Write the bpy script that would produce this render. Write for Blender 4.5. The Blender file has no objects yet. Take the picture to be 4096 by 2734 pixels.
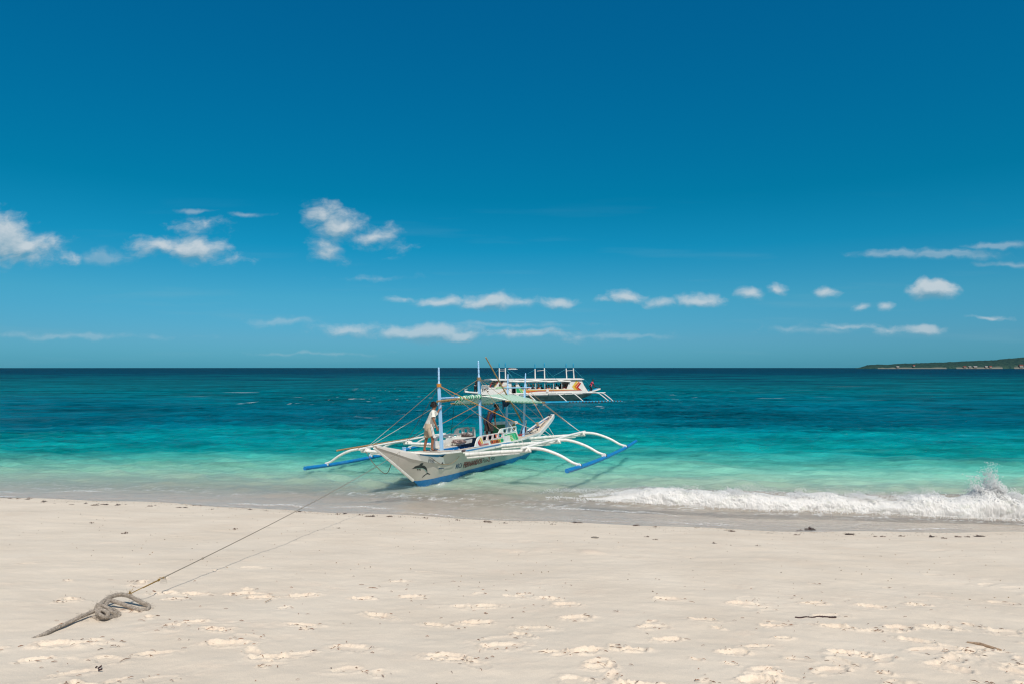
import bpy, bmesh, math, random
import numpy as np
from mathutils import Vector, Matrix
from mathutils.geometry import delaunay_2d_cdt
random.seed(7)
C = bpy.context.scene.collection
F = 2731.0; H = 3.85; CX = 2048.0; HY = 1469.0          # lens in photo pixels, camera height, horizon row
SUN = Vector((0.24, -0.72, 1.0)).normalized()

# ------------------------------------------------------------------ helpers
def tag(o, label=None, cat=None, group=None, kind=None):
    if label: o['label'] = label
    if cat: o['category'] = cat
    if group: o['group'] = group
    if kind: o['kind'] = kind
    return o
def empty(name, loc, label, cat, group=None, parent=None):
    o = bpy.data.objects.new(name, None); C.objects.link(o); o.location = loc
    o.empty_display_size = .2
    return tag(o, label, cat, group)
def srgb(r, g, b):
    f = lambda c: (c/255/12.92) if c/255 <= .04045 else ((c/255+.055)/1.055)**2.4
    return (f(r), f(g), f(b), 1)

MATS = {}
def mat(name, col, rough=.6, var=.12, scale=6.0, bump=0.0, bscale=40.0, dirt=None, dirt_amt=.0, spec=.4, metal=0, trans=0.0):
    """procedural paint / cloth / wood: base colour broken up by noise, optional second dirt tone, optional bump"""
    if name in MATS: return MATS[name]
    m = bpy.data.materials.new(name); m.use_nodes = True
    nt = m.node_tree; N = nt.nodes; L = nt.links; N.clear()
    out = N.new('ShaderNodeOutputMaterial'); p = N.new('ShaderNodeBsdfPrincipled')
    L.new(p.outputs[0], out.inputs[0])
    tc = N.new('ShaderNodeTexCoord')
    no = N.new('ShaderNodeTexNoise'); no.inputs['Scale'].default_value = scale; no.inputs['Detail'].default_value = 5
    L.new(tc.outputs['Object'], no.inputs['Vector'])
    cr = N.new('ShaderNodeValToRGB')
    c = col
    cr.color_ramp.elements[0].position = .3; cr.color_ramp.elements[1].position = .7
    cr.color_ramp.elements[0].color = (c[0]*(1-var), c[1]*(1-var), c[2]*(1-var), 1)
    cr.color_ramp.elements[1].color = (min(1, c[0]*(1+var)), min(1, c[1]*(1+var)), min(1, c[2]*(1+var)), 1)
    L.new(no.outputs['Fac'], cr.inputs[0])
    src = cr.outputs[0]
    if dirt:
        n2 = N.new('ShaderNodeTexNoise'); n2.inputs['Scale'].default_value = scale*1.7; n2.inputs['Detail'].default_value = 8; n2.inputs['Roughness'].default_value = .7
        L.new(tc.outputs['Object'], n2.inputs['Vector'])
        r2 = N.new('ShaderNodeValToRGB'); r2.color_ramp.elements[0].position = .5; r2.color_ramp.elements[1].position = .68
        r2.color_ramp.elements[0].color = (0,0,0,1); r2.color_ramp.elements[1].color = (dirt_amt,)*3+(1,)
        L.new(n2.outputs['Fac'], r2.inputs[0])
        mx = N.new('ShaderNodeMixRGB'); L.new(r2.outputs[0], mx.inputs[0]); L.new(src, mx.inputs[1]); mx.inputs[2].default_value = dirt
        src = mx.outputs[0]
    L.new(src, p.inputs['Base Color'])
    p.inputs['Roughness'].default_value = rough; p.inputs['Metallic'].default_value = metal
    p.inputs['Specular IOR Level'].default_value = spec
    if trans: p.inputs['Transmission Weight'].default_value = trans
    if bump:
        nb = N.new('ShaderNodeTexNoise'); nb.inputs['Scale'].default_value = bscale; nb.inputs['Detail'].default_value = 4
        L.new(tc.outputs['Object'], nb.inputs['Vector'])
        b = N.new('ShaderNodeBump'); b.inputs['Strength'].default_value = bump; b.inputs['Distance'].default_value = .02
        L.new(nb.outputs['Fac'], b.inputs['Height']); L.new(b.outputs[0], p.inputs['Normal'])
    MATS[name] = m
    return m

# value-noise fbm in numpy
def vn(x, y, seed=0):
    xi = np.floor(x).astype(np.int64); yi = np.floor(y).astype(np.int64)
    xf = x-xi; yf = y-yi
    def h(a, b):
        n = (a*374761393 + b*668265263 + seed*2246822519) & 0xffffffff
        n = ((n ^ (n >> 13))*1274126177) & 0xffffffff
        return ((n ^ (n >> 16)) & 0xffff)/65535.0
    u = xf*xf*xf*(xf*(xf*6-15)+10); v = yf*yf*yf*(yf*(yf*6-15)+10)
    return (h(xi,yi)*(1-u)+h(xi+1,yi)*u)*(1-v)+(h(xi,yi+1)*(1-u)+h(xi+1,yi+1)*u)*v
def fbm(x, y, oct=4, seed=0, gain=.5):
    s = 0; a = 1; t = 0
    for i in range(oct):
        s = s + a*vn(x*2**i+i*17.3, y*2**i-i*9.1, seed+i); t += a; a *= gain
    return s/t*2-1

def grid_mesh(name, xs, ys, Z, material, attrs={}):
    nx, ny = len(xs), len(ys)
    X, Y = np.meshgrid(xs, ys)
    co = np.stack([X, Y, Z], -1).reshape(-1, 3).astype(np.float32)
    i = np.arange(ny-1)[:, None]*nx+np.arange(nx-1)[None, :]
    f = np.stack([i, i+1, i+nx+1, i+nx], -1).reshape(-1, 4)
    me = bpy.data.meshes.new(name)
    me.vertices.add(len(co)); me.vertices.foreach_set('co', co.ravel())
    me.loops.add(f.size); me.loops.foreach_set('vertex_index', f.ravel().astype(np.int32))
    me.polygons.add(len(f)); me.polygons.foreach_set('loop_start', np.arange(0, f.size, 4, dtype=np.int32))
    me.polygons.foreach_set('loop_total', np.full(len(f), 4, dtype=np.int32))
    me.update(calc_edges=True)
    me.polygons.foreach_set('use_smooth', np.ones(len(f), dtype=bool))
    for k, v in attrs.items():
        a = me.attributes.new(k, 'FLOAT', 'POINT'); a.data.foreach_set('value', np.asarray(v, dtype=np.float32).ravel())
    me.materials.append(material)
    o = bpy.data.objects.new(name, me); C.objects.link(o)
    return o

# ------------------------------------------------------------------ camera, sun, sky
cam = bpy.data.cameras.new('camera'); co_ = bpy.data.objects.new('camera', cam); C.objects.link(co_)
co_.location = (0, 0, H); co_.rotation_euler = (math.pi/2, 0, 0)
cam.sensor_width = 36; cam.lens = 36*F/4096; cam.shift_y = (HY-1367)/4096
cam.clip_start = .1; cam.clip_end = 60000
bpy.context.scene.camera = co_
sc = bpy.context.scene
sc.view_settings.view_transform = 'Standard'; sc.view_settings.look = 'None'; sc.view_settings.exposure = 0; sc.view_settings.gamma = 1
ld = bpy.data.lights.new('sun', 'SUN'); ld.energy = 4.2; ld.angle = math.radians(.53); ld.color = (1, .95, .86)
lo = bpy.data.objects.new('sun', ld); C.objects.link(lo)
lo.rotation_euler = SUN.to_track_quat('Z', 'Y').to_euler()

def build_world():
    w = bpy.data.worlds.new('World'); sc.world = w; w.use_nodes = True
    nt = w.node_tree; N = nt.nodes; L = nt.links; N.clear()
    out = N.new('ShaderNodeOutputWorld'); bg = N.new('ShaderNodeBackground'); L.new(bg.outputs[0], out.inputs[0])
    sky = N.new('ShaderNodeTexSky'); sky.sky_type = 'NISHITA'; sky.sun_disc = False
    sky.sun_elevation = math.asin(SUN.z); sky.sun_rotation = math.atan2(SUN.x, SUN.y)
    sky.ozone_density = 3.0; sky.air_density = 1.0; sky.dust_density = .3; sky.altitude = 0
    tc = N.new('ShaderNodeTexCoord')
    sp = N.new('ShaderNodeSeparateXYZ'); L.new(tc.outputs['Generated'], sp.inputs[0])
    # cyan-leaning tint of the clear tropical sky, by height above the horizon
    tint = N.new('ShaderNodeValToRGB'); L.new(sp.outputs['Z'], tint.inputs[0])
    els = SKY_TINT
    cr = tint.color_ramp; cr.interpolation = 'LINEAR'
    while len(cr.elements) < len(els): cr.elements.new(.5)
    for e, (p, c) in zip(cr.elements, els): e.position = p; e.color = c
    # unseen sky behind the camera, tint warmed to add neutral fill to shadows
    bk = N.new('ShaderNodeMapRange'); bk.interpolation_type = 'SMOOTHSTEP'; bk.inputs[1].default_value = .15; bk.inputs[2].default_value = -.35; L.new(sp.outputs['Y'], bk.inputs[0])
    tm = N.new('ShaderNodeMixRGB'); L.new(bk.outputs[0], tm.inputs[0]); L.new(tint.outputs[0], tm.inputs[1]); tm.inputs[2].default_value = (1.25, 1.0, .80, 1)
    mul = N.new('ShaderNodeMixRGB'); mul.blend_type = 'MULTIPLY'; mul.inputs[0].default_value = 1
    L.new(sky.outputs[0], mul.inputs[1]); L.new(tm.outputs[0], mul.inputs[2])
    # cloud density as a node group over (u, v) = direction slope to the side and up
    g = bpy.data.node_groups.new('cloud_density', 'ShaderNodeTree')
    g.interface.new_socket('uv', in_out='INPUT', socket_type='NodeSocketVector')
    g.interface.new_socket('density', in_out='OUTPUT', socket_type='NodeSocketFloat')
    gn, gl = g.nodes, g.links
    gi = gn.new('NodeGroupInput'); go = gn.new('NodeGroupOutput')
    def M(op, a, b=None, c=None):
        n = gn.new('ShaderNodeMath'); n.operation = op
        for i, v in enumerate((a, b, c)):
            if v is None: continue
            if isinstance(v, (int, float)): n.inputs[i].default_value = v
            else: gl.new(v, n.inputs[i])
        return n.outputs[0]
    def V(op, a, b):
        n = gn.new('ShaderNodeVectorMath'); n.operation = op
        for i, v in enumerate((a, b)):
            if isinstance(v, tuple): n.inputs[i].default_value = v
            else: gl.new(v, n.inputs[i])
        return n
    # domain warp
    wn = gn.new('ShaderNodeTexNoise'); wn.inputs['Scale'].default_value = 22; wn.inputs['Detail'].default_value = 3
    gl.new(gi.outputs[0], wn.inputs['Vector'])
    wo = V('SUBTRACT', wn.outputs['Color'], (.5, .5, .5)); ws = V('MULTIPLY', wo.outputs[0], (.030, .022, 0))
    uvw = V('ADD', gi.outputs[0], ws.outputs[0]).outputs[0]
    acc = thin = None
    for (px, py, rx, ry, st) in CLOUDS+THIN:
        d = V('SUBTRACT', uvw, ((px-CX)/F, (HY-py)/F, 0))
        s = V('MULTIPLY', d.outputs[0], (F/rx, F/ry, 0))
        ln = gn.new('ShaderNodeVectorMath'); ln.operation = 'LENGTH'; gl.new(s.outputs[0], ln.inputs[0])
        m = M('MULTIPLY', M('SUBTRACT', 1.0, ln.outputs['Value']), st)
        if (px, py, rx, ry, st) in THIN: thin = m if thin is None else M('MAXIMUM', thin, m)
        else: acc = m if acc is None else M('MAXIMUM', acc, m)
    acc = M('MAXIMUM', acc, -1.6)
    sv = V('MULTIPLY', uvw, (1, 1.7, 1)).outputs[0]
    n1 = gn.new('ShaderNodeTexNoise'); n1.inputs['Scale'].default_value = 24; n1.inputs['Detail'].default_value = 8; n1.inputs['Roughness'].default_value = .6
    gl.new(sv, n1.inputs['Vector'])
    nz = M('MULTIPLY', M('SUBTRACT', n1.outputs['Fac'], .48), 2.5)
    dn = M('MAXIMUM', M('ADD', acc, nz), M('MINIMUM', M('MULTIPLY_ADD', nz, .55, M('MAXIMUM', thin, -1.6)), .52))
    gl.new(dn, go.inputs[0])
    u = N.new('ShaderNodeMath'); u.operation = 'DIVIDE'; L.new(sp.outputs['X'], u.inputs[0])
    ymax = N.new('ShaderNodeMath'); ymax.operation = 'MAXIMUM'; L.new(sp.outputs['Y'], ymax.inputs[0]); ymax.inputs[1].default_value = .05
    L.new(ymax.outputs[0], u.inputs[1])
    v = N.new('ShaderNodeMath'); v.operation = 'DIVIDE'; L.new(sp.outputs['Z'], v.inputs[0]); L.new(ymax.outputs[0], v.inputs[1])
    cb = N.new('ShaderNodeCombineXYZ'); L.new(u.outputs[0], cb.inputs[0]); L.new(v.outputs[0], cb.inputs[1])
    g1 = N.new('ShaderNodeGroup'); g1.node_tree = g; L.new(cb.outputs[0], g1.inputs[0])
    off = N.new('ShaderNodeVectorMath'); off.operation = 'ADD'; L.new(cb.outputs[0], off.inputs[0]); off.inputs[1].default_value = (.003, .011, 0)
    g2 = N.new('ShaderNodeGroup'); g2.node_tree = g; L.new(off.outputs[0], g2.inputs[0])
    den = N.new('ShaderNodeMapRange'); den.interpolation_type = 'SMOOTHSTEP'
    den.inputs[1].default_value = -.05; den.inputs[2].default_value = 1.35; L.new(g1.outputs[0], den.inputs[0])
    df = N.new('ShaderNodeMath'); df.operation = 'SUBTRACT'; L.new(g1.outputs[0], df.inputs[0]); L.new(g2.outputs[0], df.inputs[1])
    lit = N.new('ShaderNodeMapRange'); lit.inputs[1].default_value = -.8; lit.inputs[2].default_value = .75; L.new(df.outputs[0], lit.inputs[0])
    cc = N.new('ShaderNodeValToRGB'); L.new(lit.outputs[0], cc.inputs[0])
    cc.color_ramp.elements[0].color = CLOUD_DARK; cc.color_ramp.elements[1].color = CLOUD_LIT
    dm = N.new('ShaderNodeMath'); dm.operation = 'MULTIPLY'; L.new(den.outputs[0], dm.inputs[0]); lowf = N.new('ShaderNodeMapRange'); lowf.inputs[1].default_value = .03; lowf.inputs[2].default_value = .13; lowf.inputs[3].default_value = .50; lowf.inputs[4].default_value = .86; L.new(v.outputs[0], lowf.inputs[0]); L.new(lowf.outputs[0], dm.inputs[1])
    # thin cirrus veils low over the horizon
    st = N.new('ShaderNodeVectorMath'); st.operation = 'MULTIPLY'; L.new(cb.outputs[0], st.inputs[0]); st.inputs[1].default_value = (3.2, 34, 1)
    n3 = N.new('ShaderNodeTexNoise'); n3.inputs['Scale'].default_value = 1; n3.inputs['Detail'].default_value = 7; L.new(st.outputs[0], n3.inputs['Vector'])
    v3 = N.new('ShaderNodeMapRange'); v3.inputs[1].default_value = .56; v3.inputs[2].default_value = .8; v3.inputs[4].default_value = .30; L.new(n3.outputs['Fac'], v3.inputs[0])
    vr = N.new('ShaderNodeValToRGB'); L.new(v.outputs[0], vr.inputs[0])
    vr.color_ramp.elements[0].position = 0.0; vr.color_ramp.elements[0].color = (.5,.5,.5,1)
    vr.color_ramp.elements[1].position = .26; vr.color_ramp.elements[1].color = (0,0,0,1)
    e = vr.color_ramp.elements.new(.07); e.color = (1,1,1,1)
    vm = N.new('ShaderNodeMath'); vm.operation = 'MULTIPLY'; L.new(v3.outputs[0], vm.inputs[0]); L.new(vr.outputs[0], vm.inputs[1])
    sc1 = N.new('ShaderNodeMixRGB'); sc1.blend_type = 'MULTIPLY'; sc1.inputs[0].default_value = 1; L.new(mul.outputs[0], sc1.inputs[1]); sc1.inputs[2].default_value = (SKY_STR*10,)*3+(1,)
    m0 = N.new('ShaderNodeMixRGB'); L.new(vm.outputs[0], m0.inputs[0]); L.new(sc1.outputs[0], m0.inputs[1]); m0.inputs[2].default_value = srgb(125, 180, 200)[:3]+(1,)
    m0.inputs[2].default_value = tuple(x*10 for x in srgb(125, 175, 195)[:3])+(1,)
    m1 = N.new('ShaderNodeMixRGB'); L.new(dm.outputs[0], m1.inputs[0]); L.new(m0.outputs[0], m1.inputs[1]); L.new(cc.outputs[0], m1.inputs[2])
    L.new(m1.outputs[0], bg.inputs[0]); bg.inputs[1].default_value = .1
    w.cycles.sampling_method = 'MANUAL'; w.cycles.sample_map_resolution = 256
    sc.cycles.use_denoising = True; sc.cycles.denoiser = 'OPENIMAGEDENOISE'; sc.cycles.denoising_prefilter = 'ACCURATE'; sc.cycles.filter_width = 1.2; sc.cycles.sample_clamp_direct = 3.0; sc.cycles.sample_clamp_indirect = 2.0; sc.cycles.max_bounces = 6; sc.cycles.diffuse_bounces = 4; sc.cycles.transparent_max_bounces = 14; sc.cycles.glossy_bounces = 2
T10 = lambda c: tuple(x*10 for x in c[:3])+(1,)
SKY_STR = .09
SKY_TINT = [(0, (.12,.53,.96,1)), (.04, (.19,.57,.90,1)), (.098, (.16,.67,.86,1)), (.169, (.03,.68,.85,1)), (.238, (.005,.65,.79,1)), (.365, (.004,.70,.90,1)), (.468, (.005,.73,.98,1))]
CLOUD_DARK = T10(srgb(112,158,180)); CLOUD_LIT = T10(srgb(206,214,219))
CLOUDS = [(0,950,150,130,1.9),(110,1000,190,75,1.4),(260,1030,80,35,.9),
  (810,905,110,55,.6),(640,985,150,50,1.4),(790,1000,150,65,1.7),(900,1040,90,30,.6),
  (1280,860,90,65,1.2),(1370,905,130,65,1.5),(1480,950,130,50,1.0),(1590,975,60,40,.5),(1310,1000,80,60,.7),
  (1620,1195,90,16,.9),(1760,1205,140,28,1.3),(1960,1208,150,42,1.6),(2100,1208,90,26,1.0),(2240,1210,110,28,1.2),(2400,1206,60,12,.6),(2510,1192,80,34,1.3),(2650,1205,100,28,1.1),(2800,1200,130,36,1.5),(3000,1175,70,32,1.2),(3100,1158,60,26,1.1),(3285,1172,60,30,1.2),(3450,1224,45,20,.9),(3540,1224,45,20,.9),(3740,1162,120,52,2.0),
  (1130,1293,150,20,.5),(1400,1318,190,34,1.3),(1700,1330,260,42,1.9),(1850,1345,90,34,1.7),(2100,1335,260,26,1.1),(2400,1348,260,20,.5),(3160,1310,120,22,.5),(3380,1305,160,22,1.1),(3560,1322,110,24,1.0),(3700,1322,110,26,1.4),(3950,1275,90,14,.9)]
THIN = [(3600,1015,200,26,.8),(3780,1020,260,26,.9),(4000,988,170,20,.8),(4050,1060,160,12,.5),(1480,1110,190,14,.35),(990,852,90,14,.6),(780,838,90,12,.6),(1130,1293,170,20,.8),(2450,1348,300,16,.7),(3160,1310,120,20,.6),(250,1345,520,16,.55),(1250,1412,300,9,.5),(420,1030,110,40,.7),(3300,1320,220,22,.7),(2000,1300,420,14,.5)]

# ------------------------------------------------------------------ shoreline and beach
SX = np.array([-90,-40,-15.3,-7.2,-3.8,0,5.7,11.8,30,90.]); SY = np.array([30,24.6,20.45,18.75,18.2,17.05,16.35,15.85,14.2,10.])
def shore(x):
    return np.interp(x, SX, SY) + .16*np.sin(np.asarray(x)*.55+1.0) + .07*np.sin(np.asarray(x)*1.7)
def land(x, y):
    d = shore(x)-y
    pos = np.maximum(d, 0); neg = np.maximum(-d, 0)
    return .122*pos + .07*(1-np.exp(-pos/1.5)) - (.115*np.minimum(neg, 9)+.03*np.maximum(neg-9, 0))
def gz(x, y):      # bare ground height at a point
    return float(land(np.array([x]), np.array([y]))[0])
# ------------------------------------------------------------------ sand
FEET = []
def build_sand():
    rng = np.random.default_rng(11)
    xs = np.concatenate([-13-np.geomspace(.05, 140, 60)[::-1], np.arange(-13, -6.5, .04), np.arange(-6.5, 6.5, .0135), np.arange(6.5, 13, .04), 13+np.geomspace(.05, 140, 60)])
    y = [3.0]
    while y[-1] < 24: y.append(y[-1]*(1.0028 if y[-1] < 9.5 else 1.0050))
    ys = np.concatenate([np.linspace(-25, 2.8, 30), y, 24+np.geomspace(.3, 90, 40)])
    X, Y = np.meshgrid(xs, ys)
    Z = land(X, Y)
    d = shore(X)-Y
    dry = np.clip(d/1.2, 0, 1)
    Z = Z + .035*fbm(X*.35, Y*.6, 3, 3)*dry + .012*fbm(X*1.6, Y*2.8, 3, 5)*dry + .004*fbm(X*7, Y*9, 3, 9)*dry
    dist = np.zeros_like(Z)
    # footprints and scuffs: dents with pushed-up crumbly rims
    feet = []
    def trail(x0, y0, x1, y1, n, jit=.12):
        a = math.atan2(y1-y0, x1-x0)
        for i in range(n):
            t = (i+.5)/n; sd = .09 if i % 2 else -.09
            feet.append((x0+(x1-x0)*t-math.sin(a)*sd+rng.normal(0, jit), y0+(y1-y0)*t+math.cos(a)*sd+rng.normal(0, jit*.6), a+rng.normal(0, .25), rng.uniform(.8, 1.2), rng.uniform(.6, 1.25)))
    trail(-4.5, 5.4, 5.6, 6.1, 17); trail(-2.4, 6.6, 6.4, 6.9, 15); trail(-1.2, 4.2, 5.5, 5.2, 12); trail(.2, 3.9, 4.8, 4.4, 9)
    trail(-1.0, 7.6, 7.0, 7.9, 10, .2); trail(2.8, 4.0, 5.8, 6.6, 8); trail(-5, 7.2, -1, 7.9, 8, .2); trail(1, 4.9, 4.6, 4.7, 7)
    for _ in range(120):
        fy = 3.6+rng.beta(1.3, 2.2)*6.5
        feet.append((rng.uniform(-.78, .78)*fy, fy, rng.normal(0, .7), rng.uniform(.35, 1.1)*rng.uniform(.7, 1.2), rng.uniform(.25, 1.0)))
    for _ in range(26):
        fy = rng.uniform(9, 14); feet.append((rng.uniform(-.75, .75)*fy, fy, rng.uniform(0, .6), rng.uniform(.8, 1.5), rng.uniform(.25, .6)))
    for _ in range(16): feet.append((rng.normal(-2.7, .45), rng.normal(4.25, .22), rng.uniform(0, 3), rng.uniform(.8, 1.2), rng.uniform(.5, .9)))
    for _ in range(14): feet.append((rng.normal(4.2, .6), rng.normal(5.6, .35), rng.uniform(0, 3), rng.uniform(.8, 1.2), rng.uniform(.5, .9)))
    FEET.extend(feet)
    for (fx, fy, a, s, dp) in feet:
        i0, i1 = np.searchsorted(ys, (fy-.6, fy+.6)); j0, j1 = np.searchsorted(xs, (fx-.6, fx+.6))
        if i1 <= i0 or j1 <= j0: continue
        x = X[i0:i1, j0:j1]-fx; yy = Y[i0:i1, j0:j1]-fy
        xx, y2 = X[i0:i1, j0:j1], Y[i0:i1, j0:j1]
        u = (x*math.cos(a)+yy*math.sin(a))/(.15*s); v = (-x*math.sin(a)+yy*math.cos(a))/(.072*s*(1+.18*math.tanh(3*(fx-math.floor(fx)-.5))))
        r = np.sqrt(u*u+v*v)*(1+.42*fbm(xx*8, y2*8, 4, 31))+.10*fbm(xx*40, y2*40, 2, 32)
        st = np.clip((1.0-r)/.13, 0, 1); dent = -(st*st*(3-2*st))*(.75+.25*np.clip(-u, -1, 1))
        rim = np.exp(-((r-1.18)/.20)**2)*np.clip(.35+1.3*fbm(xx*10+3, y2*10, 3, 35), 0, 1.2)
        cru = np.abs(fbm(xx*26, y2*26, 3, 77)); cru = np.where(cru > .16, .5, 0)+cru
        crumb = np.exp(-((r-1.12)/.42)**2)*cru
        Z[i0:i1, j0:j1] += dp*(.024*dent+.010*rim+.011*crumb+.005*np.clip(1.3-r, 0, 1)*fbm(xx*18, y2*18, 3, 41))
        pat = np.clip(fbm(xx*11, y2*15, 4, 15)*1.7+.45, 0, 1)
        dist[i0:i1, j0:j1] = np.maximum(dist[i0:i1, j0:j1], min(.7, dp*.65)*np.exp(-(r/1.4)**3)*pat)
    # low ridge of dug-up drier sand running right of the middle
    rr = np.exp(-((Y-(11.6-.14*(X)))/.28)**2)*np.clip((X+.6)/.8, 0, 1)*np.clip((5.2-X)/2.5, 0, 1)*np.clip(.4+fbm(X*1.4, Y*1.4, 3, 40)*1.6, 0, 1)
    Z += .05*rr+.012*rr*fbm(X*9, Y*9, 3, 4); dist = np.maximum(dist, rr*1.1)
    # scattered crumbs everywhere
    cr = np.clip(fbm(X*1.3, Y*2.2, 4, 60)*1.8-.35, 0, 1)*dry
    Z += .007*cr*fbm(X*16, Y*16, 3, 66); dist = np.maximum(dist, cr*.45*np.clip(fbm(X*9, Y*13, 3, 67)*2+.4, 0, 1))

    m = bpy.data.materials.new('sand'); m.use_nodes = True
    nt = m.node_tree; N = nt.nodes; L = nt.links; p = N['Principled BSDF']
    tc = N.new('ShaderNodeTexCoord')
    a1 = N.new('ShaderNodeAttribute'); a1.attribute_name = 'disturbed'
    a2 = N.new('ShaderNodeAttribute'); a2.attribute_name = 'inland'
    big = N.new('ShaderNodeTexNoise'); big.inputs['Scale'].default_value = .8; big.inputs['Detail'].default_value = 6; L.new(tc.outputs['Object'], big.inputs['Vector'])
    c0 = N.new('ShaderNodeValToRGB'); L.new(big.outputs['Fac'], c0.inputs[0])
    c0.color_ramp.elements[0].position = .3; c0.color_ramp.elements[0].color = SAND_A
    c0.color_ramp.elements[1].position = .7; c0.color_ramp.elements[1].color = SAND_B
    mx = N.new('ShaderNodeMixRGB'); L.new(a1.outputs['Fac'], mx.inputs[0]); L.new(c0.outputs[0], mx.inputs[1]); mx.inputs[2].default_value = SAND_C
    # grains and shell specks
    gr = N.new('ShaderNodeTexNoise'); gr.inputs['Scale'].default_value = 170; gr.inputs['Detail'].default_value = 3; L.new(tc.outputs['Object'], gr.inputs['Vector'])
    g2 = N.new('ShaderNodeMapRange'); g2.inputs[1].default_value = .25; g2.inputs[2].default_value = .75; g2.inputs[3].default_value = .86; g2.inputs[4].default_value = 1.10; L.new(gr.outputs['Fac'], g2.inputs[0])
    mg = N.new('ShaderNodeMixRGB'); mg.blend_type = 'MULTIPLY'; mg.inputs[0].default_value = 1; L.new(mx.outputs[0], mg.inputs[1]); L.new(g2.outputs[0], mg.inputs[2])
    vo = N.new('ShaderNodeTexVoronoi'); vo.inputs['Scale'].default_value = 26; L.new(tc.outputs['Object'], vo.inputs['Vector'])
    vs = N.new('ShaderNodeMapRange'); vs.inputs[1].default_value = .035; vs.inputs[2].default_value = .06; vs.inputs[3].default_value = .45; vs.inputs[4].default_value = 0; L.new(vo.outputs['Distance'], vs.inputs[0])
    msk = N.new('ShaderNodeTexNoise'); msk.inputs['Scale'].default_value = 2.4; L.new(tc.outputs['Object'], msk.inputs['Vector'])
    ms = N.new('ShaderNodeMapRange'); ms.inputs[1].default_value = .5; ms.inputs[2].default_value = .6; L.new(msk.outputs['Fac'], ms.inputs[0])
    mm = N.new('ShaderNodeMath'); mm.operation = 'MULTIPLY'; L.new(vs.outputs[0], mm.inputs[0]); L.new(ms.outputs[0], mm.inputs[1])
    md = N.new('ShaderNodeMixRGB'); L.new(mm.outputs[0], md.inputs[0]); L.new(mg.outputs[0], md.inputs[1]); md.inputs[2].default_value = (.20,.13,.09,1)
    # wet band by the water
    wt = N.new('ShaderNodeMapRange'); wt.interpolation_type = 'SMOOTHSTEP'; wt.inputs[1].default_value = .05; wt.inputs[2].default_value = -.05; L.new(a2.outputs['Fac'], wt.inputs[0])
    mw = N.new('ShaderNodeMixRGB'); L.new(wt.outputs[0], mw.inputs[0]); L.new(md.outputs[0], mw.inputs[1]); mw.inputs[2].default_value = SAND_WET
    L.new(mw.outputs[0], p.inputs['Base Color'])
    rg = N.new('ShaderNodeMapRange'); L.new(wt.outputs[0], rg.inputs[0]); rg.inputs[3].default_value = .95; rg.inputs[4].default_value = .5
    L.new(rg.outputs[0], p.inputs['Roughness']); p.inputs['Specular IOR Level'].default_value = .2
    b = N.new('ShaderNodeBump'); b.inputs['Strength'].default_value = .6; b.inputs['Distance'].default_value = .008
    n5 = N.new('ShaderNodeTexNoise'); n5.inputs['Scale'].default_value = 60; n5.inputs['Detail'].default_value = 6; n5.inputs['Roughness'].default_value = .7; L.new(tc.outputs['Object'], n5.inputs['Vector'])
    L.new(n5.outputs['Fac'], b.inputs['Height']); L.new(b.outputs[0], p.inputs['Normal'])
    o = grid_mesh('beach', xs, ys, Z, m, {'disturbed': np.clip(dist, 0, 1), 'inland': d})
    tag(o, kind='structure')
SAND_A = (.665,.568,.46,1); SAND_B = (.74,.642,.528,1); SAND_C = (.70,.565,.45,1); SAND_WET = (.54,.465,.415,1)

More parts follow.
